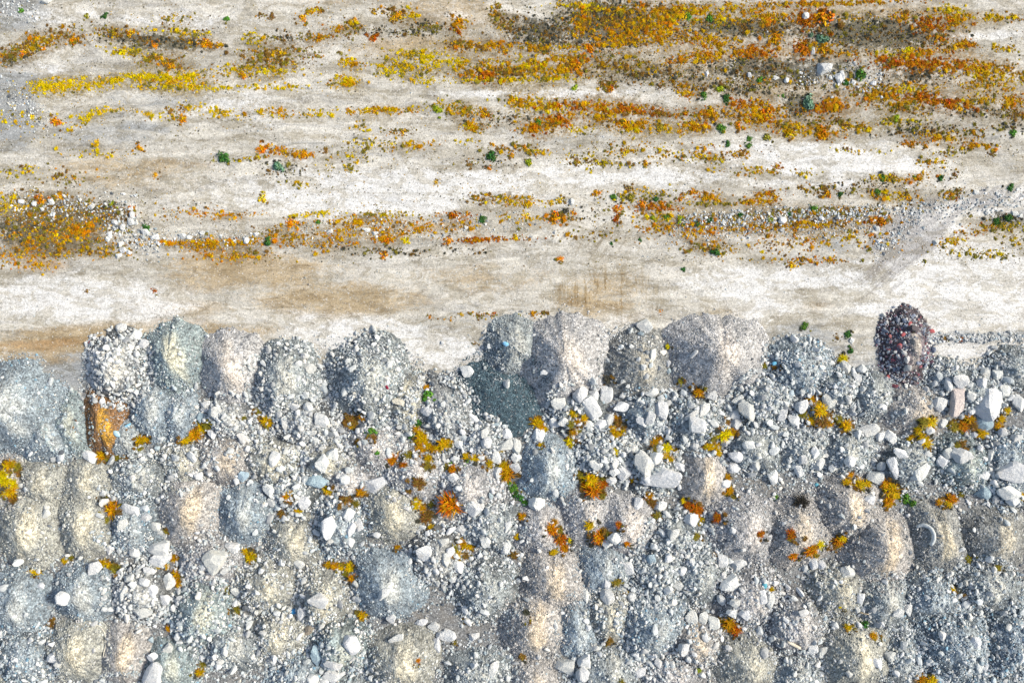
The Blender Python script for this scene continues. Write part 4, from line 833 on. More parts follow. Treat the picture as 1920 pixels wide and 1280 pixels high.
# ------------------------------------------------------------------ build the piles
NT_, NR_ = 84, 26
tt = np.linspace(0, 2 * math.pi, NT_, endpoint=False)
rr = np.linspace(0.0, 1.0, NR_ + 1)[1:]
PILE_OBJ = []
for i, p in enumerate(PD):
    c, s = math.cos(p['rot']), math.sin(p['rot'])
    R, T = np.meshgrid(rr * 1.14, tt, indexing='ij')
    ct, st = np.cos(T), np.sin(T)
    q = (np.abs(ct) ** 2.3 + np.abs(st) ** 2.3) ** (-1 / 2.3)
    U = np.concatenate([[0], (R * q * ct * p['a']).ravel()]); V = np.concatenate([[0], (R * q * st * p['b']).ravel()])
    X = p['x'] + c * U - s * V; Y = p['y'] + s * U + c * V
    h, d = pile_h(p, X, Y)
    gh = ground_h(X, Y)
    z = np.where(d < 1, np.maximum(h, -0.02), -0.25 - 0.6 * (d - 1)) 
    z = np.where(d < 1, h, np.minimum(h, 0) - 0.12)
    # tone: fines at the crest, shade of gaps and valleys painted in towards the foot
    ridge = 1 - sstep(0.22, 0.72, np.sqrt((U / p['a'] * 2.1 - 0.26) ** 2 + (V / p['b'] * 0.86) ** 2) + 0.38 * (fbm(X * .9, Y * .9, p['seed'] + 9, 4) - 0.5) * 1.6)
    f = np.clip(ridge * p['crest'] * 1.0, 0, 1)[:, None]
    base = np.array(TINT[p['tint']])[None, :] * (0.88 + 0.24 * fbm(X * .7, Y * .7, p['seed'] + 12, 3))[:, None]
    foot_shade = p['coarse'] / 3 * sstep(0.25, 0.8, np.sqrt((U / p['a']) ** 2 + (V / p['b']) ** 2))
    base = base * (1 - 0.72 * foot_shade)[:, None]
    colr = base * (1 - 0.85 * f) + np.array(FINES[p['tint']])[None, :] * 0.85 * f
    faces = []
    for k in range(NT_):
        faces.append((0, 1 + k, 1 + (k + 1) % NT_))
    for r_ in range(NR_ - 1):
        o0, o1 = 1 + r_ * NT_, 1 + (r_ + 1) * NT_
        for k in range(NT_):
            k2 = (k + 1) % NT_
            faces.append((o0 + k, o1 + k, o1 + k2, o0 + k2))
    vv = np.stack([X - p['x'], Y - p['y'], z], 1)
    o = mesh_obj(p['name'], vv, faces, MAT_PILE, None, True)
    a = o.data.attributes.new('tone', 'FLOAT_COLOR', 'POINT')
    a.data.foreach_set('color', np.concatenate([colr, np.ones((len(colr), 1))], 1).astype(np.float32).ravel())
    o.location = (p['x'], p['y'], 0)
    tag(o, p['label'], 'pile', 'dumped piles in the gravel yard')
    PILE_OBJ.append(o)

# ------------------------------------------------------------------ boulders: px, py, half width, half height, turn, tone
BOULDERS = """255 630 10 9;253 651 9 7;269 646 10 8;219 648 7 7;207 635 6 6;194 633 7 6;230 614 10 8;236 634 7 5;266 667 5 7;271 692 8 6;174 683 6 6;253 721 7 6;207 697 7 6;168 723 5 5;200 654 7 6;188 660 5 6;228 674 7 5;245 668 7 5 30;212 664 6 8;280 652 6 5
170 855 13 11;105 860 7 6;117 861 6 5;123 845 7 6;297 840 6 7;286 845 7 5;310 860 6 5;331 888 7 6;277 892 8 5 30;403 775 12 11;375 783 8 9 0 b;407 790 11 5 -10;402 801 8 4;436 790 6 6;398 813 8 8;385 758 9 8;391 869 5 8;415 874 6 6;431 848 5 9;457 893 9 10 0 b;470 902 9 6
524 644 6 5;527 660 7 5;578 691 12 9 -15;524 719 9 5 10 c;604 787 13 12;533 790 7 11 20;580 764 9 8;552 760 10 7 -20;634 792 7 6;610 735 6 6;571 785 6 8;621 812 6 6;583 810 13 5 5;596 822 8 6;590 748 7 6;562 808 7 6;693 650 7 5 -30;705 692 7 4;748 691 6 6 0 b;679 758 6 6;674 750 7 4;719 668 4 6;726 673 6 5;680 664 6 5;667 726 4 5
751 754 14 7 0 c;777 761 5 6;803 772 11 8;812 719 7 6;876 695 11 10;760 797 8 7;727 802 6 6;687 826 7 7;680 797 7 8;515 859 9 14 -30;622 853 10 10;606 868 11 15 -10;706 905 21 13 5;597 902 25 13 5 b;574 895 7 9;648 898 10 9;852 896 11 8;914 829 9 10;907 811 9 8 20;948 835 15 10 25;928 857 9 14;950 813 9 10 30;932 887 9 10;862 833 8 10 20;887 842 8 7;932 795 8 7;886 783 12 6 -35;870 820 8 7;833 755 6 6
1210 612 14 12 -20;1200 626 10 6;1228 632 6 5;1163 651 9 6;1181 649 6 6;1138 675 6 8;1223 664 6 11;1241 660 7 6;1250 680 7 8;1208 660 6 5;1208 674 8 5 20;1215 684 9 6;1200 687 7 6;1231 690 5 9;1206 704 6 6;1165 713 6 6;1175 722 7 5;1222 735 13 7 20;1202 737 7 5;1253 695 9 6;1237 745 7 7;1192 672 6 5;1196 655 6 5
1087 742 12 14 -10;1112 767 13 20 25;1137 738 12 16 -15;1048 755 12 14;1114 740 8 10;1167 762 14 9;1125 797 13 10 -10;1140 787 9 10;1104 795 8 8;1040 793 8 9;1057 790 9 9;1010 818 11 13;967 838 9 13;1003 845 9 6 30;968 858 9 9;967 876 10 8 -30;1240 773 13 16 15;1203 790 10 9;1220 783 8 11 -30;1308 795 15 13;1297 780 13 6 30;1318 766 11 12;1332 741 11 9;1385 748 12 6 35;1400 769 16 17;1375 778 10 10;1363 762 7 6;1378 797 10 10;1360 827 9 8;1405 835 11 7;1302 835 8 9;1252 818 8 7;1350 752 8 7;1282 735 8 7
1207 870 19 22 -15;1245 895 34 17 5;1228 860 11 11;1145 844 7 7;1118 870 11 9;1150 870 8 9;1170 870 8 8;1152 885 9 8;1170 888 12 13;1147 900 10 8;1212 898 9 8;1180 842 6 7;1380 855 12 9;1363 860 5 8;1376 876 11 9;1407 876 6 10;1417 873 8 9;1360 905 10 8;1275 875 9 9;1100 855 9 7;1130 858 8 7;1105 835 8 7;1188 858 6 7
1847 760 24 27 5;1795 747 12 27 -8 p;1757 760 14 12;1840 720 9 10;1846 699 8 12;1870 700 9 9;1881 735 13 10 30;1908 755 12 14;1821 742 9 10;1779 720 6 12;1800 713 15 12;1846 797 15 12 0 b;1764 794 9 8;1743 807 8 8;1630 805 18 11 20;1667 817 9 13 40;1649 816 9 8;1607 709 8 8;1586 690 8 12 20;1502 760 12 11;1554 752 10 13 20;1467 775 8 12 -20;1488 787 11 10;1466 762 7 6;1520 731 4 7;1541 707 4 7 0 c;1650 762 6 6;1681 746 6 6;1732 760 6 7;1527 848 8 10 -30;1506 862 8 8;1533 870 11 11;1595 864 9 10;1497 878 7 17 20;1561 877 8 8;1640 895 15 12;1653 875 8 8;1675 875 9 20 15;1690 850 16 8 -25;1722 884 20 11 25;1768 864 11 11;1800 855 18 12 -25;1858 853 6 11 -20;1895 882 25 20 5;1877 888 9 9;1825 815 7 6 0 b;1448 892 10 13;1780 850 10 9;1735 830 8 7;1860 830 9 7;1880 812 8 8;1905 820 9 8;1845 890 9 8
248 957 17 8 -20;299 1028 17 15;303 1049 19 12;292 988 9 8;305 998 10 7;276 970 10 7 20;178 1062 13 13;400 1050 17 20 -30;435 1025 11 9 -20;122 1120 13 12;95 1136 5 11;288 1108 8 11;231 1112 6 13 -15;265 1146 17 9 -15;272 1090 9 8;317 1090 11 14 -30;310 1125 8 9;280 1070 10 7;243 1085 8 8;101 1232 9 10;288 1232 10 8;291 1266 16 22 -35;286 1198 6 7;317 1215 8 9;7 1137 6 7;85 1093 7 7;254 1035 9 9;228 1030 7 7;208 1027 7 12;230 980 10 9;360 1178 7 5;347 1160 7 7;412 1245 9 7;463 1135 7 8;476 1141 6 8;445 1107 9 8;352 1102 9 7;345 1065 7 6;200 1078 8 5
507 920 13 11;512 940 10 9;571 940 11 11;537 943 6 9;522 949 8 7 0 b;615 985 14 18 15;652 967 10 12;673 985 11 11;657 993 7 13 -20;656 1014 8 9;577 1031 10 6 30;563 1057 8 8 30;600 1125 17 12;567 1147 8 15;580 1180 7 13 -40 n;662 1205 14 17 30;595 1229 10 17 10 b;625 1246 16 8;629 1264 20 12;588 1272 11 9;720 1110 8 13 -25;735 1157 8 9;722 1164 7 7;797 1035 13 13;835 1050 7 12;843 1033 9 9;858 1060 10 12;830 1015 10 8;820 1091 9 7 30;850 1085 10 7;891 953 15 15;867 992 13 7;910 1013 9 10;950 985 6 11;920 926 9 7;935 927 9 7;828 1190 9 9;844 1189 11 10;820 1207 6 13;888 1191 9 8;925 1255 7 18 -20;745 1196 13 7 20;790 1167 11 6;815 1173 10 8;950 1025 8 12 -15;908 1036 7 7 0 p
1005 945 14 12;1152 1010 12 10;1139 1018 10 9;1196 945 8 14 -20;1236 950 12 10;1262 998 10 10;1295 976 12 12;1332 962 7 7;1178 1066 11 11;1222 1048 8 8 0 b;1355 1050 10 11;1382 1058 14 12 -30;1367 1095 17 14 15;1272 1096 9 8;1137 1095 8 9;1098 1115 8 14;1141 1120 12 13;1185 1118 8 8;1297 1157 10 14 20;1318 1160 7 15;1338 1166 11 11;1282 1213 10 11;1122 1212 6 9;1059 1247 17 13;1095 1240 11 12;1094 1263 11 13;1200 1258 12 8 20;1235 1243 8 9;1377 1130 9 9;1371 1148 9 8;1395 1150 9 10;1355 1126 7 10 20;1430 1120 8 12
1565 960 7 9;1630 936 9 8;1628 922 7 6;1587 1072 13 12 -30;1540 1060 9 8;1525 1053 7 15 10;1508 1063 9 7;1442 1128 8 14;1543 1155 6 10;1523 1213 10 9;1541 1218 11 10;1533 1197 8 8;1693 1028 5 7;1683 1146 10 9;1701 1140 7 12;1647 1163 9 7;1668 1230 11 9 -35;1643 1242 8 10;1803 1088 7 6;1824 1120 7 7;1831 1133 10 5 -15;1830 1205 8 9;1847 1245 7 12;1845 925 13 11 0 b;1890 925 19 12 -15;1897 938 12 9;1868 1100 5 9;1825 1232 7 7"""
FLATROCKS = """1543 128 12 11 -20;1572 147 7 9;1579 144 5 8;1405 142 4 4;1454 147 6 4;1475 151 4 5;1500 137 4 3;1602 118 3 4 30;1637 157 5 4;1325 138 3 5;1600 156 4 5;1557 146 3 4;1511 30 6 6;1524 97 4 6;88 3 10 6
65 382 5 4;97 380 5 5;172 387 7 5 30;249 403 5 7;246 417 6 6;216 417 5 5;231 427 5 5;205 439 4 7;203 449 4 5;226 457 5 5;231 468 6 5;222 479 6 5;290 445 7 5;273 436 7 5;343 444 6 5;355 445 5 4;480 439 5 4;463 451 5 6;41 378 6 4;80 393 3 3;150 375 3 3;242 473 5 4;255 418 4 3;245 392 5 4;227 400 3 4;297 456 4 4;380 437 5 4;618 434 5 4;687 431 7 4;703 437 5 4
1467 413 7 6;1355 418 4 4;1393 420 4 4;1540 409 5 4;1465 431 4 4;1679 391 5 4;1645 430 4 4;1646 452 5 4;1754 454 5 5;1830 360 5 4;1870 365 3 3;1851 399 4 4;1903 400 6 4;1597 639 4 5;1073 378 4 6;1040 435 3 3;902 663 3 3;830 642 3 3;875 427 4 3;1912 405 4 4"""
def parse(t):
    out = []
    for ln in t.split('\n'):
        for e in ln.split(';'):
            w = e.split()
            out.append((float(w[0]), float(w[1]), float(w[2]), float(w[3]), float(w[4]) if len(w) > 4 else None, w[5] if len(w) > 5 else 'w'))
    return out
ROCKTONE = {'w': (0.72, 0.73, 0.715), 'b': (0.37, 0.48, 0.54), 'p': (0.70, 0.61, 0.56), 'c': (0.76, 0.71, 0.60), 'n': (0.42, 0.36, 0.29)}
ROCKWORD = {'w': 'white', 'b': 'blue-grey', 'p': 'pinkish', 'c': 'cream', 'n': 'brownish'}
THINGS = []      # (object, px, py, adjective, noun) waiting for a label
BOULD_XY = []
BL = parse(BOULDERS)
BL.sort(key=lambda q: -q[2] * q[3])
FL = parse(FLATROCKS)
nmain = 300 - len(FL)
rb = random.Random(5)
def add_boulder(q, name, noun, group):
    px, py, hx, hy, ang, tone = q
    X, Y, z, own = P2S(px, py)
    X, Y, z = float(X[0]), float(Y[0]), float(z[0])
    hz = 0.62 * min(hx, hy) * S
    k = S * (1 - (z + hz) / CAMH)
    big = max(hx, hy) >= 9
    o = bpy.data.objects.new(name, rb.choice(BOULDER_MESH if big else BOULDER_MESH[:7]))
    COL.objects.link(o)
    e = 1.18
    o.scale = (hx * k * e, hy * k * e, hz * 1.25)
    a = ang if ang is not None else rb.uniform(-14, 14)
    o.rotation_euler = (rb.uniform(-.13, .13), rb.uniform(-.13, .13), math.radians(a))
    o.location = (X, Y, z + hz * 0.35)
    t = ROCKTONE[tone]; v = rb.uniform(0.80, 1.06)
    o.color = (t[0] * v, t[1] * v, t[2] * v * rb.uniform(.97, 1.04), 1)
    BOULD_XY.append((X, Y, max(hx, hy) * S))
    big_w = 'large ' if hx * hy > 250 else ('' if hx * hy > 95 else 'small ')
    long_w = 'long ' if max(hx, hy) / min(hx, hy) > 1.75 else ''
    THINGS.append((o, px, py, big_w + long_w + ROCKWORD[tone], noun, group))
    return o
for q in BL[:nmain]: add_boulder(q, 'boulder', 'boulder', 'boulders among the piles')
for q in FL: add_boulder(q, 'rock', 'rock', 'loose rocks on the flat ground')
SMALL_ROCKS = BL[nmain:]

# ------------------------------------------------------------------ stones on each pile: singles as parts, the rest as loose gravel
PALE = np.array([(0.69, 0.70, 0.69), (0.575, 0.605, 0.60), (0.43, 0.47, 0.475), (0.66, 0.635, 0.56), (0.31, 0.375, 0.40)])
def stone_colours(tint, n, own=.42):
    c = PALE[rng.choice(5, n, p=[.28, .24, .22, .14, .12])] * rng.uniform(0.78, 1.12, (n, 1))
    t = np.array(TINT[tint])
    w = rng.random(n)
    c = np.where((w < own)[:, None], t[None] * rng.uniform(0.7, 1.35, (n, 1)), c)
    dk = rng.random(n) < 0.10
    c = np.where(dk[:, None], np.array([.13, .145, .16])[None] * rng.uniform(.6, 1.3, (n, 1)), c)
    if tint in 'BT':
        bl = rng.random(n) < (0.04 if tint == 'B' else 0.035)
        c = np.where(bl[:, None], np.array([.20, .34, .43])[None] * rng.uniform(.8, 1.3, (n, 1)), c)
    if tint == 'R':
        pal = np.array([(.28, .10, .12), (.22, .13, .16), (.22, .25, .31), (.42, .42, .42), (.10, .09, .10), (.38, .16, .15), (.55, .55, .53)])
        c = pal[rng.choice(7, n, p=[.05, .13, .24, .24, .14, .02, .18])] * rng.uniform(.75, 1.25, (n, 1))
    if tint == 'S':
        pal = np.array([(.06, .095, .12), (.09, .14, .165), (.16, .21, .23), (.035, .05, .06)])
        c = pal[rng.choice(4, n)] * rng.uniform(.8, 1.25, (n, 1))
    return c
BXY = np.array(BOULD_XY)
NST = 0; NGR = 0
for i, p in enumerate(PD):
    po = PILE_OBJ[i]
    co = p['coarse']
    area = math.pi * p['a'] * p['b']
    c, s = math.cos(p['rot']), math.sin(p['rot'])
    def sample(n, rimpow):
        r = np.sqrt(rng.random(n)) * 1.08; t = rng.uniform(0, 2 * math.pi, n)
        U, V = r * np.cos(t) * p['a'] * 1.05, r * np.sin(t) * p['b'] * 1.05
        X = p['x'] + c * U - s * V; Y = p['y'] + s * U + c * V
        z, own = surf(X, Y)
        d, _, _ = pile_d(p, X, Y)
        # off-centre fines: the crest strip is kept nearly free of stones
        dd = np.sqrt((U / p['a'] * 1.5 - 0.15) ** 2 + (V / p['b']) ** 2)
        w = rimpow + (1 - rimpow) * sstep(0.30, 0.95, dd)
        w = w * (1 - 0.92 * p['crest'] * (1 - sstep(0.16, 0.52, np.sqrt((U / p['a'] * 1.3 - 0.15) ** 2 + (V / p['b'] + .18) ** 2))))
        clump = fbm(X * .8, Y * .8, p['seed'] + 20, 3)
        w = w * np.clip((clump - 0.32) * 4, 0.12, 1.15)
        k = ((own == i) | ((own != i) & (d > 0.84) & (d < 1.12) & (rng.random(n) < .8))) & (rng.random(n) < w) & (np.abs(X) < 42) & (np.abs(Y) < 28.5)
        return X[k], Y[k], z[k]
    # single stones, about 9 to 18 photo pixels across
    rim = {0: .05, 1: .12, 2: .35, 3: .8}[int(round(co))]
    n1 = int(area * (0.12, 0.8, 5.5, 24.0)[int(round(co))] * (0.7 + 0.3 * (co % 1 + .5)))
    if p['name'] == 'pebble_pile': n1 = int(area * 1.0)
    X, Y, z = sample(n1, rim)
    got = 0; placed = []
    for x, y, zz in zip(X, Y, z):
        if got >= 130: break
        r = float(np.clip(rng.lognormal(math.log(0.185), 0.34), 0.13, 0.40))
        if len(BXY) and (np.hypot(BXY[:, 0] - x, BXY[:, 1] - y) < BXY[:, 2] * .8 + r * .8).any(): continue
        if any((x - a) ** 2 + (y - b_) ** 2 < (0.80 * (r + r2)) ** 2 for a, b_, r2 in placed): continue
        placed.append((x, y, r))
        o = bpy.data.objects.new('stone', STONE_LOW[rng.integers(0, 12)] if r < .2 else STONE_MESH[rng.integers(0, 12)])
        COL.objects.link(o); o.parent = po
        o.location = (x - p['x'], y - p['y'], zz + r * 0.22)
        o.scale = (r * rng.uniform(.95, 1.25), r * rng.uniform(.55, .95), r * rng.uniform(.6, .85))
        o.rotation_euler = (rng.uniform(-.7, .7), rng.uniform(-.7, .7), rng.uniform(0, 6.28))
        cc = stone_colours(p['tint'], 1)[0]
        if p['tint'] not in 'RS': cc = cc * 0.5 + np.array((.70, .715, .70)) * 0.5
        o.color = (*[float(q) for q in cc], 1)
        got += 1
    NST += got
    # gravel
    dens = (36, 95, 135, 110)[int(round(co))]
    if p['tint'] == 'S': dens = 190
    if p['name'] in ('pebble_pile',): dens = 120
    X, Y, z = sample(int(area * dens), {0: .16, 1: .22, 2: .45, 3: .75}[int(round(co))])
    n = len(X)
    if n:
        med = (0.034, 0.042, 0.055, 0.068)[int(round(co))]
        if p['name'] == 'pebble_pile': med = 0.075
        if p['tint'] == 'S': med = 0.032
        r = np.clip(rng.lognormal(math.log(med), 0.42, n), 0.02, 0.15)
        pts = np.stack([X - p['x'], Y - p['y'], z + r * .25], 1)
        rot = np.stack([rng.uniform(-.5, .5, n), rng.uniform(-.5, .5, n), rng.uniform(0, 6.28, n)], 1)
        scl = np.stack([r, r * rng.uniform(.6, 1, n), r * rng.uniform(.6, .95, n)], 1)
        scatter_obj('gravel', pts, rot, scl, stone_colours(p['tint'], n, .85 if co < 1.3 else .5), 10, NG_ROCK, po)
        NGR += n

# loose gravel and small stones on the earth between the piles and along the stony ridges
def ground_scatter(name, px, py, r, colr, weed=False, zoff=.2):
    X, Y = P2W(px, py)
    z, own = surf(X, Y)
    n = len(px)
    pts = np.stack([X, Y, z + r * zoff], 1)
    rot = np.stack([rng.uniform(-.4, .4, n), rng.uniform(-.4, .4, n), rng.uniform(0, 6.28, n)], 1)
    if weed: rot[:, :2] *= 0.4
    scl = np.stack([r, r * rng.uniform(.65, 1, n), r * rng.uniform(.6, .9, n)], 1)
    o = scatter_obj(name, pts, rot, scl, colr, 6 if weed else 10, NG_WEED if weed else NG_ROCK)
    return o
GPX, GPY, GR, GC = [], [], [], []
def put(px, py, r, tint):
    GPX.append(px); GPY.append(py); GR.append(r); GC.append(stone_colours(tint, len(px)))
n = 52000
px = rng.uniform(-60, 1980, n); py = rng.uniform(640, 1340, n)
X, Y = P2W(px, py); z, own = surf(X, Y)
fr = np.interp(px, [-200, 0, 150, 200, 600, 640, 760, 800, 930, 1080, 1180, 1340, 1430, 1600, 1740, 1830, 1920, 2200],
               [700, 700, 745, 740, 730, 720, 730, 725, 720, 690, 690, 720, 720, 720, 705, 710, 695, 690])
mud = (np.hypot((px - 868) / 62, (py - 1160) / 34) < 1) | (np.hypot((px - 1700) / 22, (py - 1190) / 18) < 1)
k = (own == -1) & (py > fr) & ~(mud & (rng.random(n) < .95))
px, py = px[k], py[k]
put(px, py, np.clip(rng.lognormal(math.log(.062), .5, len(px)), .02, .16), 'G')
def beltpx(n, x0, y0, x1, y1, w):
    t = rng.random(n)
    return x0 + (x1 - x0) * t + rng.normal(0, 3, n), y0 + (y1 - y0) * t + rng.normal(0, w, n)
for (n, x0, y0, x1, y1, w, md) in [(1500,1270,415,1670,398,9,.05),(500,1735,634,1940,634,5,.06),(420,1680,400,1940,372,12,.05),(300,1640,470,1730,400,14,.05),(500,20,385,260,395,16,.05),(500,200,420,300,460,16,.05),(260,300,446,480,446,7,.045),(420,560,430,1000,420,12,.04),(240,1500,150,1660,150,14,.05),(500,0,185,90,220,22,.035),(600,1250,440,1640,425,12,.04),(220,0,10,70,30,14,.04),(180,1120,620,1240,650,14,.05),(260,1755,690,1935,660,8,.05),(300,150,735,170,640,14,.04),(400,590,640,800,690,14,.04)]:
    a_, b_ = beltpx(n, x0, y0, x1, y1, w)
    put(a_, b_, np.clip(rng.lognormal(math.log(md), .45, n), .02, .13), 'W')
n = 7000
px = rng.uniform(-40, 1960, n); py = rng.uniform(-30, 700, n)
k = fbm(px * .015, py * .04, 77, 3) > .47
px, py = px[k], py[k]
put(px, py, np.clip(rng.lognormal(math.log(.026), .4, len(px)), .015, .07), 'G')
for q in SMALL_ROCKS: put(np.array([q[0]]), np.array([q[1]]), np.array([min(q[2], q[3]) * S]), 'W')
go = ground_scatter('loose_gravel', np.concatenate(GPX), np.concatenate(GPY), np.concatenate(GR), np.vstack(GC))
tag(go, 'loose grey gravel lying between the piles and scattered over the track', 'gravel')

# ------------------------------------------------------------------ weeds on the flat (uncountable) and single plants
CODE = {'y': 'yellow', 'g': 'gold', 'a': 'amber', 'o': 'orange', 'r': 'rust', 'n': 'brown', 'v': 'olive', 'd': 'dark', 'e': 'green', 'k': 'dgreen', 'u': 'bluegreen', 'l': 'lime', 'x': 'black'}
WORD = {'y': 'yellow', 'g': 'gold', 'a': 'amber', 'o': 'orange', 'r': 'rust-red', 'n': 'brown', 'v': 'olive', 'd': 'dark olive', 'e': 'green', 'k': 'dark green', 'u': 'blue-green', 'l': 'yellow-green', 'x': 'black burnt'}
TUSSOCKS = """380 800 9g;365 815 10a;348 825 7g;390 797 8v;263 825 8g;275 822 6g;262 840 5v;191 853 8a;203 860 5v;222 858 5v;240 858 5n;20 872 9g;33 875 7v;5 889 8y;10 902 9y;25 907 8y;37 884 6n;457 783 4v;20 920 10g;28 935 8n
500 787 9g;508 796 6g;485 770 6v;665 785 12n;662 797 7g;680 780 6a;655 783 7n;700 820 6n;800 727 5a;780 803 6a;792 820 9g;788 810 7g;790 838 10a;802 832 7g;812 840 6a;833 830 10g;843 828 6g;820 838 7g;803 860 7g;802 875 7v;738 862 10o;757 872 6r;765 855 8v;850 880 7o;838 875 6v;875 855 7g;890 858 8g;902 856 7a;917 870 7g;950 887 13a;944 876 8g;785 905 10n;566 868 5o;940 843 4g;673 828 5n
1007 792 8g;1015 800 7a;1021 804 5g;1075 773 7g;1082 790 7a;1095 783 6g;1070 795 6v;1075 808 7a;1069 828 9y;1086 806 5v;1154 783 5a;1160 793 9n;1147 805 6a;1152 815 8g;1165 812 7g;1150 822 5v;1013 834 4g;1227 827 8a;1240 820 6a;1250 840 8y;1265 840 6g;1230 843 8v;1247 855 7g;1257 860 5g;1154 845 5y;1355 813 11y;1372 810 7a;1362 790 6n;1340 838 8g;1328 835 7g;1345 848 6g;1335 820 7v;1310 735 8a;1300 728 6n;1276 715 5v;1140 712 7d;1252 650 4y;1432 685 5v;1108 898 11g;1100 910 9o;1130 905 9r;1187 900 5a;1363 895 6a;1087 888 6v
1522 752 10a;1537 768 11g;1520 787 8g;1540 790 10n;1551 790 8a;1570 785 8v;1585 798 9g;1505 775 6v;1743 790 9g;1730 790 9v;1720 805 7g;1728 818 8g;1711 818 6a;1706 824 5g;1734 830 9g;1815 785 10a;1805 798 9o;1788 800 8v;1822 797 9n;1840 812 8g;1888 770 6g;1876 785 6g;1870 797 6a;1793 837 6v;1803 832 6n;1593 888 6a;1587 905 7g;1610 908 9g;1625 907 6g;1660 905 9a;1453 688 5n;1580 673 7y;1668 915 12g;1664 940 9a;1680 928 6g;1782 935 10o;1760 942 6a;1777 946 6g;1802 925 5v;1915 930 6g
215 955 11a;213 942 6a;195 936 6d;72 1072 6g;62 1071 5g;123 1050 5g;135 1043 5v;193 1055 7g;207 1060 7g;218 1067 8v;312 995 5v;328 1045 6a;333 1075 8a;335 1090 7a;313 1062 5g;298 1062 4g;460 1032 5g;470 1042 8g;478 1047 6v;425 1105 5v;445 1140 8v;318 1176 6a;97 1168 6n;380 1245 6v;376 1258 7g
542 930 9a;617 918 8g;677 922 8a;650 935 9n;667 945 6v;530 962 8n;560 955 6g;780 944 8g;792 952 6a;808 945 5v;800 970 10n;808 987 5g;745 1026 5a;867 1018 8a;880 1022 7g;858 1038 6g;872 1040 6n;852 1028 6v;616 1058 6g;628 1060 7a;640 1063 5g;657 1062 8g;650 1075 6v;662 1085 8a;680 1153 7g;670 1147 5v;875 1162 5v;853 1204 4v;784 1237 4o
1035 992 9o;1040 978 5a;1049 1009 10r;1057 1026 8o;1038 1033 6g;1065 1012 5y;1123 1005 12o;1105 985 7g;1110 1005 8d;1160 983 6r;1175 1017 5o;980 968 6a;970 1005 5g;965 1040 6n;1110 920 13o;1217 927 7a;1222 943 7n;1290 945 8r;1305 952 11r;1315 973 7g;1282 937 5y;1345 970 8r;1232 967 7v;1305 1005 6v;1342 1038 5n;1367 920 7a;1375 932 5v;1155 1090 7v;1175 1110 4g;1365 1165 12a;1378 1178 10r;1143 1200 6n;980 1228 6n;1310 1255 4l;1165 1277 5v;987 1148 6d;1425 1000 6r
1483 1000 8r;1520 1030 10o;1536 1020 7y;1487 1040 7o;1570 1013 9o;1579 1007 7y;1562 1023 7n;1445 1105 5g;1783 1103 6g;1796 1113 8d;1870 1062 6v;1815 1045 6v;1590 1175 6g;1637 1192 6a;1725 1272 8a;1745 1272 9g;1575 1137 3y"""
GROUNDPLANTS = """105 231 10o;341 223 10a;180 270 7g;263 277 8a;490 282 10o;505 275 6a;291 328 6a;493 372 8y;545 420 10o;75 371 11o;110 367 8a;210 384 7l;245 394 8r;142 428 7o;165 422 9a;102 441 7g;395 450 8a;430 620 3n;290 546 5r;163 546 4n;610 283 6n;530 282 6a;570 288 7a;45 100 7o;138 79 7o;228 98 8y;290 86 7o;387 82 8o;455 139 8o;320 125 7o;245 62 8a;510 33 6n;567 37 8a;600 22 6a;400 300 4v
700 73 9r;745 30 9a;735 20 6n;860 42 10a;858 60 7r;1093 37 9o;1103 92 11o;1280 30 9g;910 138 12r;1080 122 13o;1060 128 8a;990 122 7y;945 100 6a;1145 166 8o;1130 158 7n;908 215 7a;960 188 7a;1042 197 8o;1165 203 10r;1118 218 6a;1000 240 9r;1050 222 9r;1170 235 10a;1235 240 8g;755 247 6a;885 238 9a;985 277 7a;1080 302 7n;918 316 5o;880 309 6n;818 342 5g;1120 363 7a;1180 354 7n;1205 385 9o;1242 384 9a;1158 394 9o;1154 409 9r;1050 375 7g;1043 408 12o;1075 401 6o;987 404 7g;755 440 6a;758 449 7y;720 449 9o;842 452 7o;966 446 6g;850 403 8r;720 479 8o;1050 485 7o;1237 584 4o;892 643 4n;805 594 4o;1275 373 6o;1182 371 6v;1230 430 6g;990 386 6g;1175 284 6g;1210 306 6a;925 588 4r;1017 587 4n
1547 37 18o;1508 92 12r;1440 38 9o;1510 38 10r;1455 72 9a;1545 95 9a;1740 45 9r;1783 38 8o;1765 75 8r;1680 116 11r;1655 112 9r;1720 122 9o;1752 118 9r;1703 96 9y;1808 84 9a;1435 215 12o;1333 210 10a;1303 236 10a;1385 236 9o;1483 251 11g;1540 247 12o;1565 205 8a;1630 178 8a;1725 182 10o;1780 195 11r;1750 192 8o;1800 205 7g;1850 135 9g;1753 257 9a;1710 270 6a;1737 274 6a;1820 274 7a;1850 275 6g;1567 226 6n;1457 310 6o;1588 280 5n;1703 371 8a;1550 365 8a;1440 362 6r;1652 411 9o;1633 441 6o;1792 328 7n;1785 370 6r;1860 290 6n;1485 496 8g;1503 485 6n;1553 457 6g;1560 488 5o;1829 480 6v;1875 478 7y;1785 449 6g;1803 635 6r;1772 634 5n;1570 633 5n;1430 425 6a;1490 430 6o;1300 360 6o;1322 372 6a;1395 282 5n;1740 303 6a;1670 331 8n;1400 380 8a;1452 374 7a"""
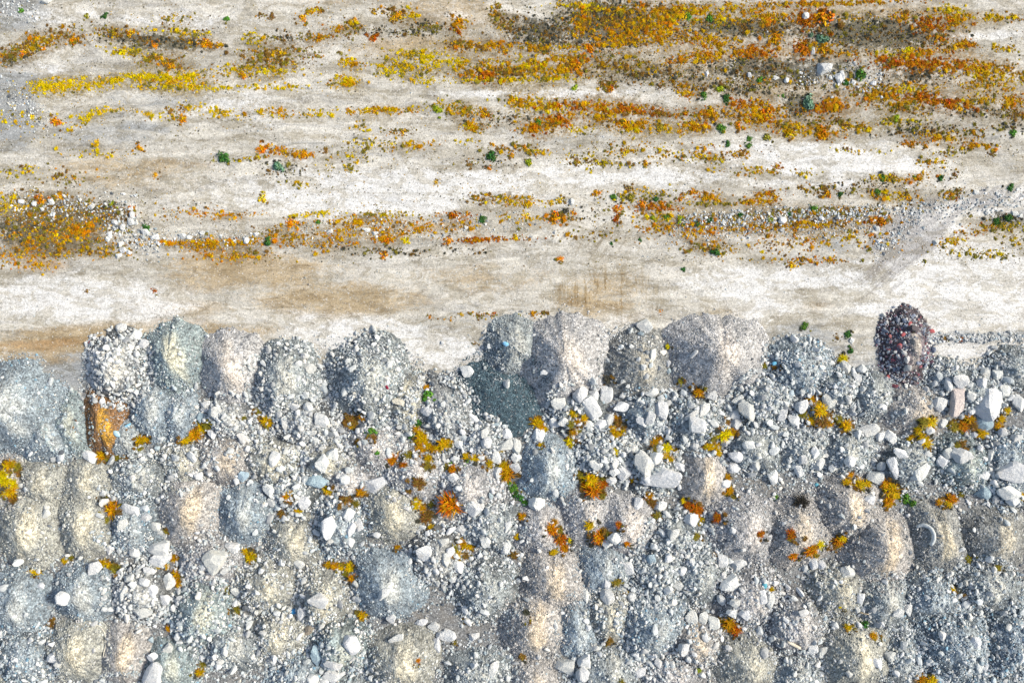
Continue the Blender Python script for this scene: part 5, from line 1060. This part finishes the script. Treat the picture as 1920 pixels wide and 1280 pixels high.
GREENS = """40 21 6e;163 31 5v;197 30 6k;420 295 12k;522 312 11u;596 416 5e;275 428 8k;502 453 8k;820 206 10l;1010 229 7e;1078 165 7l;920 294 10k;990 305 8l;1060 396 7d;905 412 8k;1150 370 7e;1182 369 8v;1230 373 6k;1225 409 6l;1250 407 6e;1275 412 7l;1147 457 4k;1200 450 4k;1137 207 6l;1238 240 7v;425 35 6e
1290 31 8e;1330 34 8e;1542 75 12u;1612 140 12e;1587 156 7k;1425 150 6e;1350 168 8l;1362 185 9k;1320 179 8e;1515 193 13u;1352 241 9e;1405 261 6e;1404 273 6e;1365 270 7k;1437 257 8v;1468 180 4e;1680 222 7l;1898 250 7e;1655 333 8e;1764 335 7k;1645 360 7e;1575 364 6k;1895 352 8k;1527 393 9e;1480 402 5k;1388 404 6k;1445 411 6l;1331 413 7k;1307 418 7k;1283 419 5k;1341 472 9k;1282 505 5k;1630 468 5v;1617 488 4v;1891 408 8k;1868 415 8k;1508 611 8e;1589 627 8k;1595 657 7k;1820 405 4v;1715 332 4e;1735 490 4v
697 808 10e;801 741 11e;783 792 9k;771 816 10k;845 868 6e;876 864 6e;708 848 5e;1122 978 6d;1700 935 10e;1713 943 8e;1690 930 7k;962 915 9e;975 932 8k;985 942 7e;968 925 7k;1453 930 7e;1620 1171 9k;955 905 6e"""
def each(t):
    for ln in t.split('\n'):
        for e in ln.split(';'): yield e.strip()
EP, ES, EC = [], [], []
for t_, n_, mixn in ((TUSSOCKS, 10, ('brown', 'olive', 'dark', 'dark', 'brown', 'brown')), (GROUNDPLANTS, 6, (None, None, 'brown', 'olive')), (GREENS, 2, (None, 'olive', 'dark'))):
    for e in each(t_):
        a_, b_, c_ = e.split(); rd = float(c_[:-1])
        for k in range(n_):
            an = rng.uniform(0, 6.28); q = rng.uniform(.7, 1.7) * rd
            EP.append((float(a_) + q * math.cos(an) * 1.2, float(b_) + q * math.sin(an))); ES.append(rd * (rng.uniform(.4, .85) if n_ == 10 else rng.uniform(.25, .6)))
            nm_ = mixn[rng.integers(0, len(mixn))] or CODE[c_[-1]]
            EC.append(np.array(PAL[nm_]) * rng.uniform(.7, 1.15))
WP = np.vstack([WP, EP]); WS = np.concatenate([WS, ES]); WC = np.vstack([WC, EC])
r = WS * S
wo_ = ground_scatter('low_weeds', WP[:, 0], WP[:, 1], r, WC, True, 0.0)
tag(wo_, 'low yellow, orange and brown weeds growing in rows on the flat ground', 'weeds')

rp = random.Random(21)
def add_plant(e, kind, noun, group):
    a, b_, c = e.split()
    px, py, code = float(a), float(b_), c[-1]; rad = float(c[:-1])
    X, Y, z, own = P2S(px, py)
    k = S * (1 - float(z[0]) / CAMH)
    o = bpy.data.objects.new({'tussock': 'dry_tussock', 'clump': 'flowering_weed', 'bush': 'green_bush'}[kind], rp.choice(PLANT_MESH[kind]))
    COL.objects.link(o)
    R_ = rad * k * (1.62 if kind == 'tussock' else 1.25)
    o.scale = (R_ * rp.uniform(.9, 1.1), R_ * rp.uniform(.85, 1.1), R_ * rp.uniform(.6, .85))
    o.rotation_euler = (0, 0, rp.uniform(0, 6.28))
    o.location = (float(X[0]), float(Y[0]), float(z[0]) - 0.02)
    q = PAL[CODE[code]]; v = rp.uniform(.85, 1.15) * (.82 if kind == 'tussock' else 1)
    o.color = (q[0] * v, q[1] * v * rp.uniform(.93, 1.07), q[2] * v, 1)
    adj = ('small ' if rad <= 5 else 'large ' if rad >= 11 else '') + WORD[code]
    THINGS.append((o, px, py, adj, noun, group))
def each(t):
    for ln in t.split('\n'):
        for e in ln.split(';'): yield e.strip()
for e in each(TUSSOCKS): add_plant(e, 'tussock', 'tussock', 'dry tussocks in the hollows between piles')
for e in each(GROUNDPLANTS): add_plant(e, 'clump', 'weed clump', 'dry weed clumps on the flat ground')
for e in each(GREENS): add_plant(e, 'bush', 'bush', 'green bushes')
# the large single plants that have a label of their own
def own_plant(e, kind, label):
    add_plant(e, kind, 'plant', None)
    o = THINGS.pop()[0]
    tag(o, label, 'plant')
    return o
own_plant('845 944 18o', 'tussock', 'bright orange plant, by far the largest among the piles, left of centre')
own_plant('1500 943 13x', 'tussock', 'black burnt bush on a pinkish tan pile at right')

# ------------------------------------------------------------------ odd pieces lying about
def surf1(px, py):
    X, Y, z, own = P2S(px, py)
    return Vector((float(X[0]), float(Y[0]), float(z[0])))
def tube(name, pts, rad, mat, nseg=8, taper=None):
    V, F = [], []
    for i, p in enumerate(pts):
        t = (pts[min(i + 1, len(pts) - 1)] - pts[max(i - 1, 0)]).normalized()
        s1 = t.cross(Vector((0, 0, 1)))
        s1 = s1.normalized() if s1.length > 1e-4 else Vector((1, 0, 0)); s2 = s1.cross(t)
        rr_ = rad * (taper[i] if taper else 1)
        for k in range(nseg):
            a = 2 * math.pi * k / nseg
            V.append(p + s1 * math.cos(a) * rr_ + s2 * math.sin(a) * rr_)
    for i in range(len(pts) - 1):
        for k in range(nseg):
            F.append((i * nseg + k, i * nseg + (k + 1) % nseg, (i + 1) * nseg + (k + 1) % nseg, (i + 1) * nseg + k))
    F.append(tuple(range(nseg))[::-1]); F.append(tuple(range((len(pts) - 1) * nseg, len(pts) * nseg)))
    return mesh_obj(name, V, F, mat, None, True)
mp = plain("pale_plastic", (0.52, 0.55, 0.54), .5, 8, .15)
pts = []
for k in range(15):
    a = math.radians(125 - k * 12.5)
    v = surf1(1730 + 21 * math.cos(a), 1005 - 21 * math.sin(a)); v.z += .05; pts.append(v)
tag(tube('pipe_piece', pts, .15, mp, 10, [.55, .8, .95] + [1] * 10 + [.95, .9]), 'pale grey crescent-shaped piece of pipe lying on the dark pile at right', 'pipe')
hp = plain("hose_rubber", (0.60, 0.57, 0.48), .6, 8, .12)
pts = []
for (a, c_) in [(177,1173),(181,1171),(186,1172),(191,1176),(195,1183),(198,1191),(199,1199),(199,1207),(197,1215),(195,1223),(194,1231)]:
    v = surf1(a, c_); v.z += .04; pts.append(v)
tag(tube('hose', pts, .035, hp, 8), 'bent pale hose curving over the tan-green pile at lower left', 'hose')
wp_ = plain("dry_wood", (0.55, 0.45, 0.30), .8, 14, .2)
def stick(name, a, c_, rad, label, mat):
    p0, p1 = surf1(*a), surf1(*c_)
    P = [p0.lerp(p1, t / 5) for t in range(6)]
    for q in P: q.z += .06
    o = tube(name, P, rad, mat, 7, [.8, 1, .95, 1, .9, .7]); tag(o, label, 'stick'); return o
stick('stick', (426, 1200), (418, 1231), .025, 'thin straight pale stick lying on the grey pile at bottom left', wp_)
stick('timber', (1610, 1147), (1628, 1150), .07, 'short tan piece of timber on the pile left of the grey ridge pile', wp_)
stick('timber', (1474, 1201), (1500, 1214), .13, 'thick pale timber log at the foot of the pebble pile with tan centre', plain("pale_wood", (.60, .54, .43), .8, 10, .2))
stick('stick', (1752, 1006), (1770, 1009), .02, 'thin tan stick just right of the pale crescent pipe', wp_)
stick('stick', (1612, 1003), (1608, 1018), .02, 'thin twig on the top left of the orange-tan pile', wp_)
# hollow concrete block: a frame with two cells
bm = bmesh.new()
def bxm(x0, x1, y0, y1, z0, z1):
    vs = [bm.verts.new(q) for q in ((x0,y0,z0),(x1,y0,z0),(x1,y1,z0),(x0,y1,z0),(x0,y0,z1),(x1,y0,z1),(x1,y1,z1),(x0,y1,z1))]
    for f in ((3,2,1,0),(4,5,6,7),(0,1,5,4),(1,2,6,5),(2,3,7,6),(3,0,4,7)): bm.faces.new([vs[k] for k in f])
L_, W_, T_ = .20, .11, .035
bxm(-L_, L_, -W_, -W_ + T_, 0, .19); bxm(-L_, L_, W_ - T_, W_, 0, .19)
for xx in (-L_, -T_ / 2, L_ - T_): bxm(xx, xx + T_, -W_ + T_, W_ - T_, .002, .188)
me_ = bpy.data.meshes.new('concrete_block'); bm.to_mesh(me_); bm.free(); me_.materials.append(plain("concrete", (.48, .48, .47), .9, 20, .15))
o = bpy.data.objects.new('concrete_block', me_); COL.objects.link(o)
o.location = surf1(150, 1162); o.location.z += .0; o.rotation_euler = (0, 0, .15)
tag(o, 'small hollow concrete block with two cells at the top of the hose pile', 'block')
def shard(px, py, l, w, ang, colr, name, label, cat):
    v, f = rock_shape(2, pr, 9, 16, .5, .01)
    o = mesh_obj(name, v, f, plain(name + "_face", colr, .7, 10, .2), None, True)
    o.scale = (l * S, w * S, w * S * .8); o.rotation_euler = (.1, .1, math.radians(ang))
    o.location = surf1(px, py); o.location.z += .06
    tag(o, label, cat)
shard(725, 725, 6, 3, -60, (.22, .02, .045), 'red_shard', 'dark red oblong shard on the wide stony grey pile', 'shard')
shard(551, 1145, 6, 6, 30, (.05, .24, .48), 'blue_stone', 'bright blue stone between the tan piles at lower left centre', 'stone')
shard(1451, 682, 5, 5, 10, (.14, .42, .60), 'blue_stone', 'light blue block on the left flank of the low blue pile', 'stone')
shard(1530, 908, 4, 4, 10, (.10, .32, .40), 'blue_stone', 'small teal stone below the right grey pile at right centre', 'stone')
shard(220, 813, 8, 5, -45, (.42, .62, .68), 'blue_stone', 'pale cyan slab on the round grey pile right of the orange sand heap', 'stone')
shard(240, 797, 8, 2.5, 30, (.25, .50, .66), 'blue_stone', 'narrow sky-blue slab at the top of the round grey pile', 'stone')
shard(1433, 1098, 5, 6, 0, (.10, .34, .42), 'blue_stone', 'teal stone right of the stony pale pile, lower right', 'stone')
shard(948, 645, 6, 4, -30, (.22, .48, .68), 'blue_stone', 'blue slab on the left flank of the grey pile above the slate', 'stone')
shard(1714, 621, 3.5, 3, 0, (.72, .52, .03), 'yellow_fragment', 'tiny yellow fragment on the maroon rubble pile', 'fragment')
for (a, c_, l_, ang, lab) in [(1746, 621, 6, 10, 'brick-red fragment fallen right of the maroon rubble pile'), (1705, 606, 5, 30, 'red brick bit near the top of the maroon rubble pile'),
                        (1687, 648, 6, -20, 'large red brick bit in the middle of the maroon rubble pile'), (1693, 627, 5, 40, 'red brick bit between top and middle of the maroon rubble pile'),
                        (1664, 707, 5, 60, 'dark red brick bit at the foot of the maroon rubble pile'), (171, 642, 5, 0, 'small red brick bit left of the white cobble pile'), (1751, 655, 4, 80, 'red fragment at the right foot of the maroon rubble pile')]:
    shard(a, c_, l_, l_ * .7, ang, (.34, .085, .09), 'brick_fragment', lab, 'brick')

# ------------------------------------------------------------------ labels that single each thing out
LMK = [(p['px'], p['py'], p['short']) for p in PD if p['short']]
LMK += [(55, 90, 'the dark weedy patch at top left'), (235, 152, 'the long yellow weed row at left'), (330, 78, 'the dark strip at upper left'), (130, 440, 'the stony weed patch at left'),
        (480, 285, 'the orange weed pair at upper left'), (440, 475, 'the tan soil at left'), (600, 110, 'the brown weeds at upper left'), (760, 125, 'the yellow weed bed at top centre'),
        (730, 430, 'the long weed row at centre left'), (900, 215, 'the weed patch at upper centre'), (1070, 125, 'the dense orange bed at top centre'), (1150, 45, 'the dark weedy patch at top centre'),
        (1150, 225, 'the rust weed row at upper centre'), (950, 295, 'the bare strip at upper centre'), (1180, 385, 'the weeds at centre right'), (900, 600, 'the bare track at centre'), (1400, 35, 'the gold weeds at top right'),
        (1545, 45, 'the round orange bush'), (1560, 138, 'the white boulder pair at upper right'), (1700, 120, 'the red-orange weed row'), (1850, 130, 'the weed row at top right edge'),
        (1350, 215, 'the orange patches at upper right'), (1500, 230, 'the orange weeds at upper right'), (1760, 255, 'the weeds near the right edge'), (1660, 345, 'the weed rows at right'), (1470, 410, 'the stony ridge at right'),
        (1340, 470, 'the bare ground under the stony ridge'), (1790, 460, 'the diagonal tyre tracks'), (1880, 410, 'the dark green pair at right edge'), (1560, 625, 'the bare track at right'), (230, 600, 'the bare track at left'), (340, 310, 'the beige soil at left'), (1830, 620, 'the gravel line at right')]
ORD = ['first', 'second', 'third', 'fourth', 'fifth', 'sixth', 'seventh', 'eighth', 'ninth', 'tenth', 'eleventh', 'twelfth', 'thirteenth']
def place(px, py):
    best = min(LMK, key=lambda l: (l[0] - px) ** 2 + ((l[1] - py) * 1.15) ** 2)
    dx, dy = px - best[0], py - best[1]
    if math.hypot(dx, dy) < 22: return 'at', best[2]
    rel = ('right of' if dx > 0 else 'left of') if abs(dx) > abs(dy) else ('below' if dy > 0 else 'above')
    return rel, best[2]
groups = {}
for t in THINGS:
    o, px, py, adj, noun, grp = t
    if noun == 'weed clump' and (px, py) == (1547, 37):
        tag(o, 'large round orange bush near the top edge, the biggest round one', noun, grp); continue
    rel, lm = place(px, py)
    groups.setdefault((adj, noun, rel, lm), []).append(t)
for (adj, noun, rel, lm), ts in groups.items():
    xs = [t[1] for t in ts]; ys = [t[2] for t in ts]
    horiz = (max(xs) - min(xs)) >= (max(ys) - min(ys))
    ts = sorted(ts, key=(lambda t: t[1]) if horiz else (lambda t: t[2]))
    n = len(ts)
    for i, t in enumerate(ts):
        if n == 1: pre = ''
        elif i == 0: pre = 'leftmost ' if horiz else 'topmost '
        elif i == n - 1: pre = 'rightmost ' if horiz else 'bottommost '
        else: pre = ORD[i] + (' from left ' if horiz else ' from top ')
        lab = f"{pre}{adj} {noun} {rel} {lm}"
        if n > 1: lab = f"{pre}{adj} {noun} {rel} {lm}"
        tag(t[0], lab, {'weed clump': 'weed'}.get(noun, noun), t[5])
labs = {}
for o in bpy.data.objects:
    if 'label' in o: labs.setdefault(o['label'], []).append(o.name)
print('stones', NST, 'gravel', NGR, 'weeds', len(WP), 'objects', len(bpy.data.objects), 'dup labels', [k for k, v in labs.items() if len(v) > 1][:5],
      'long', [k for k in labs if not 4 <= len(k.split()) <= 16][:5])
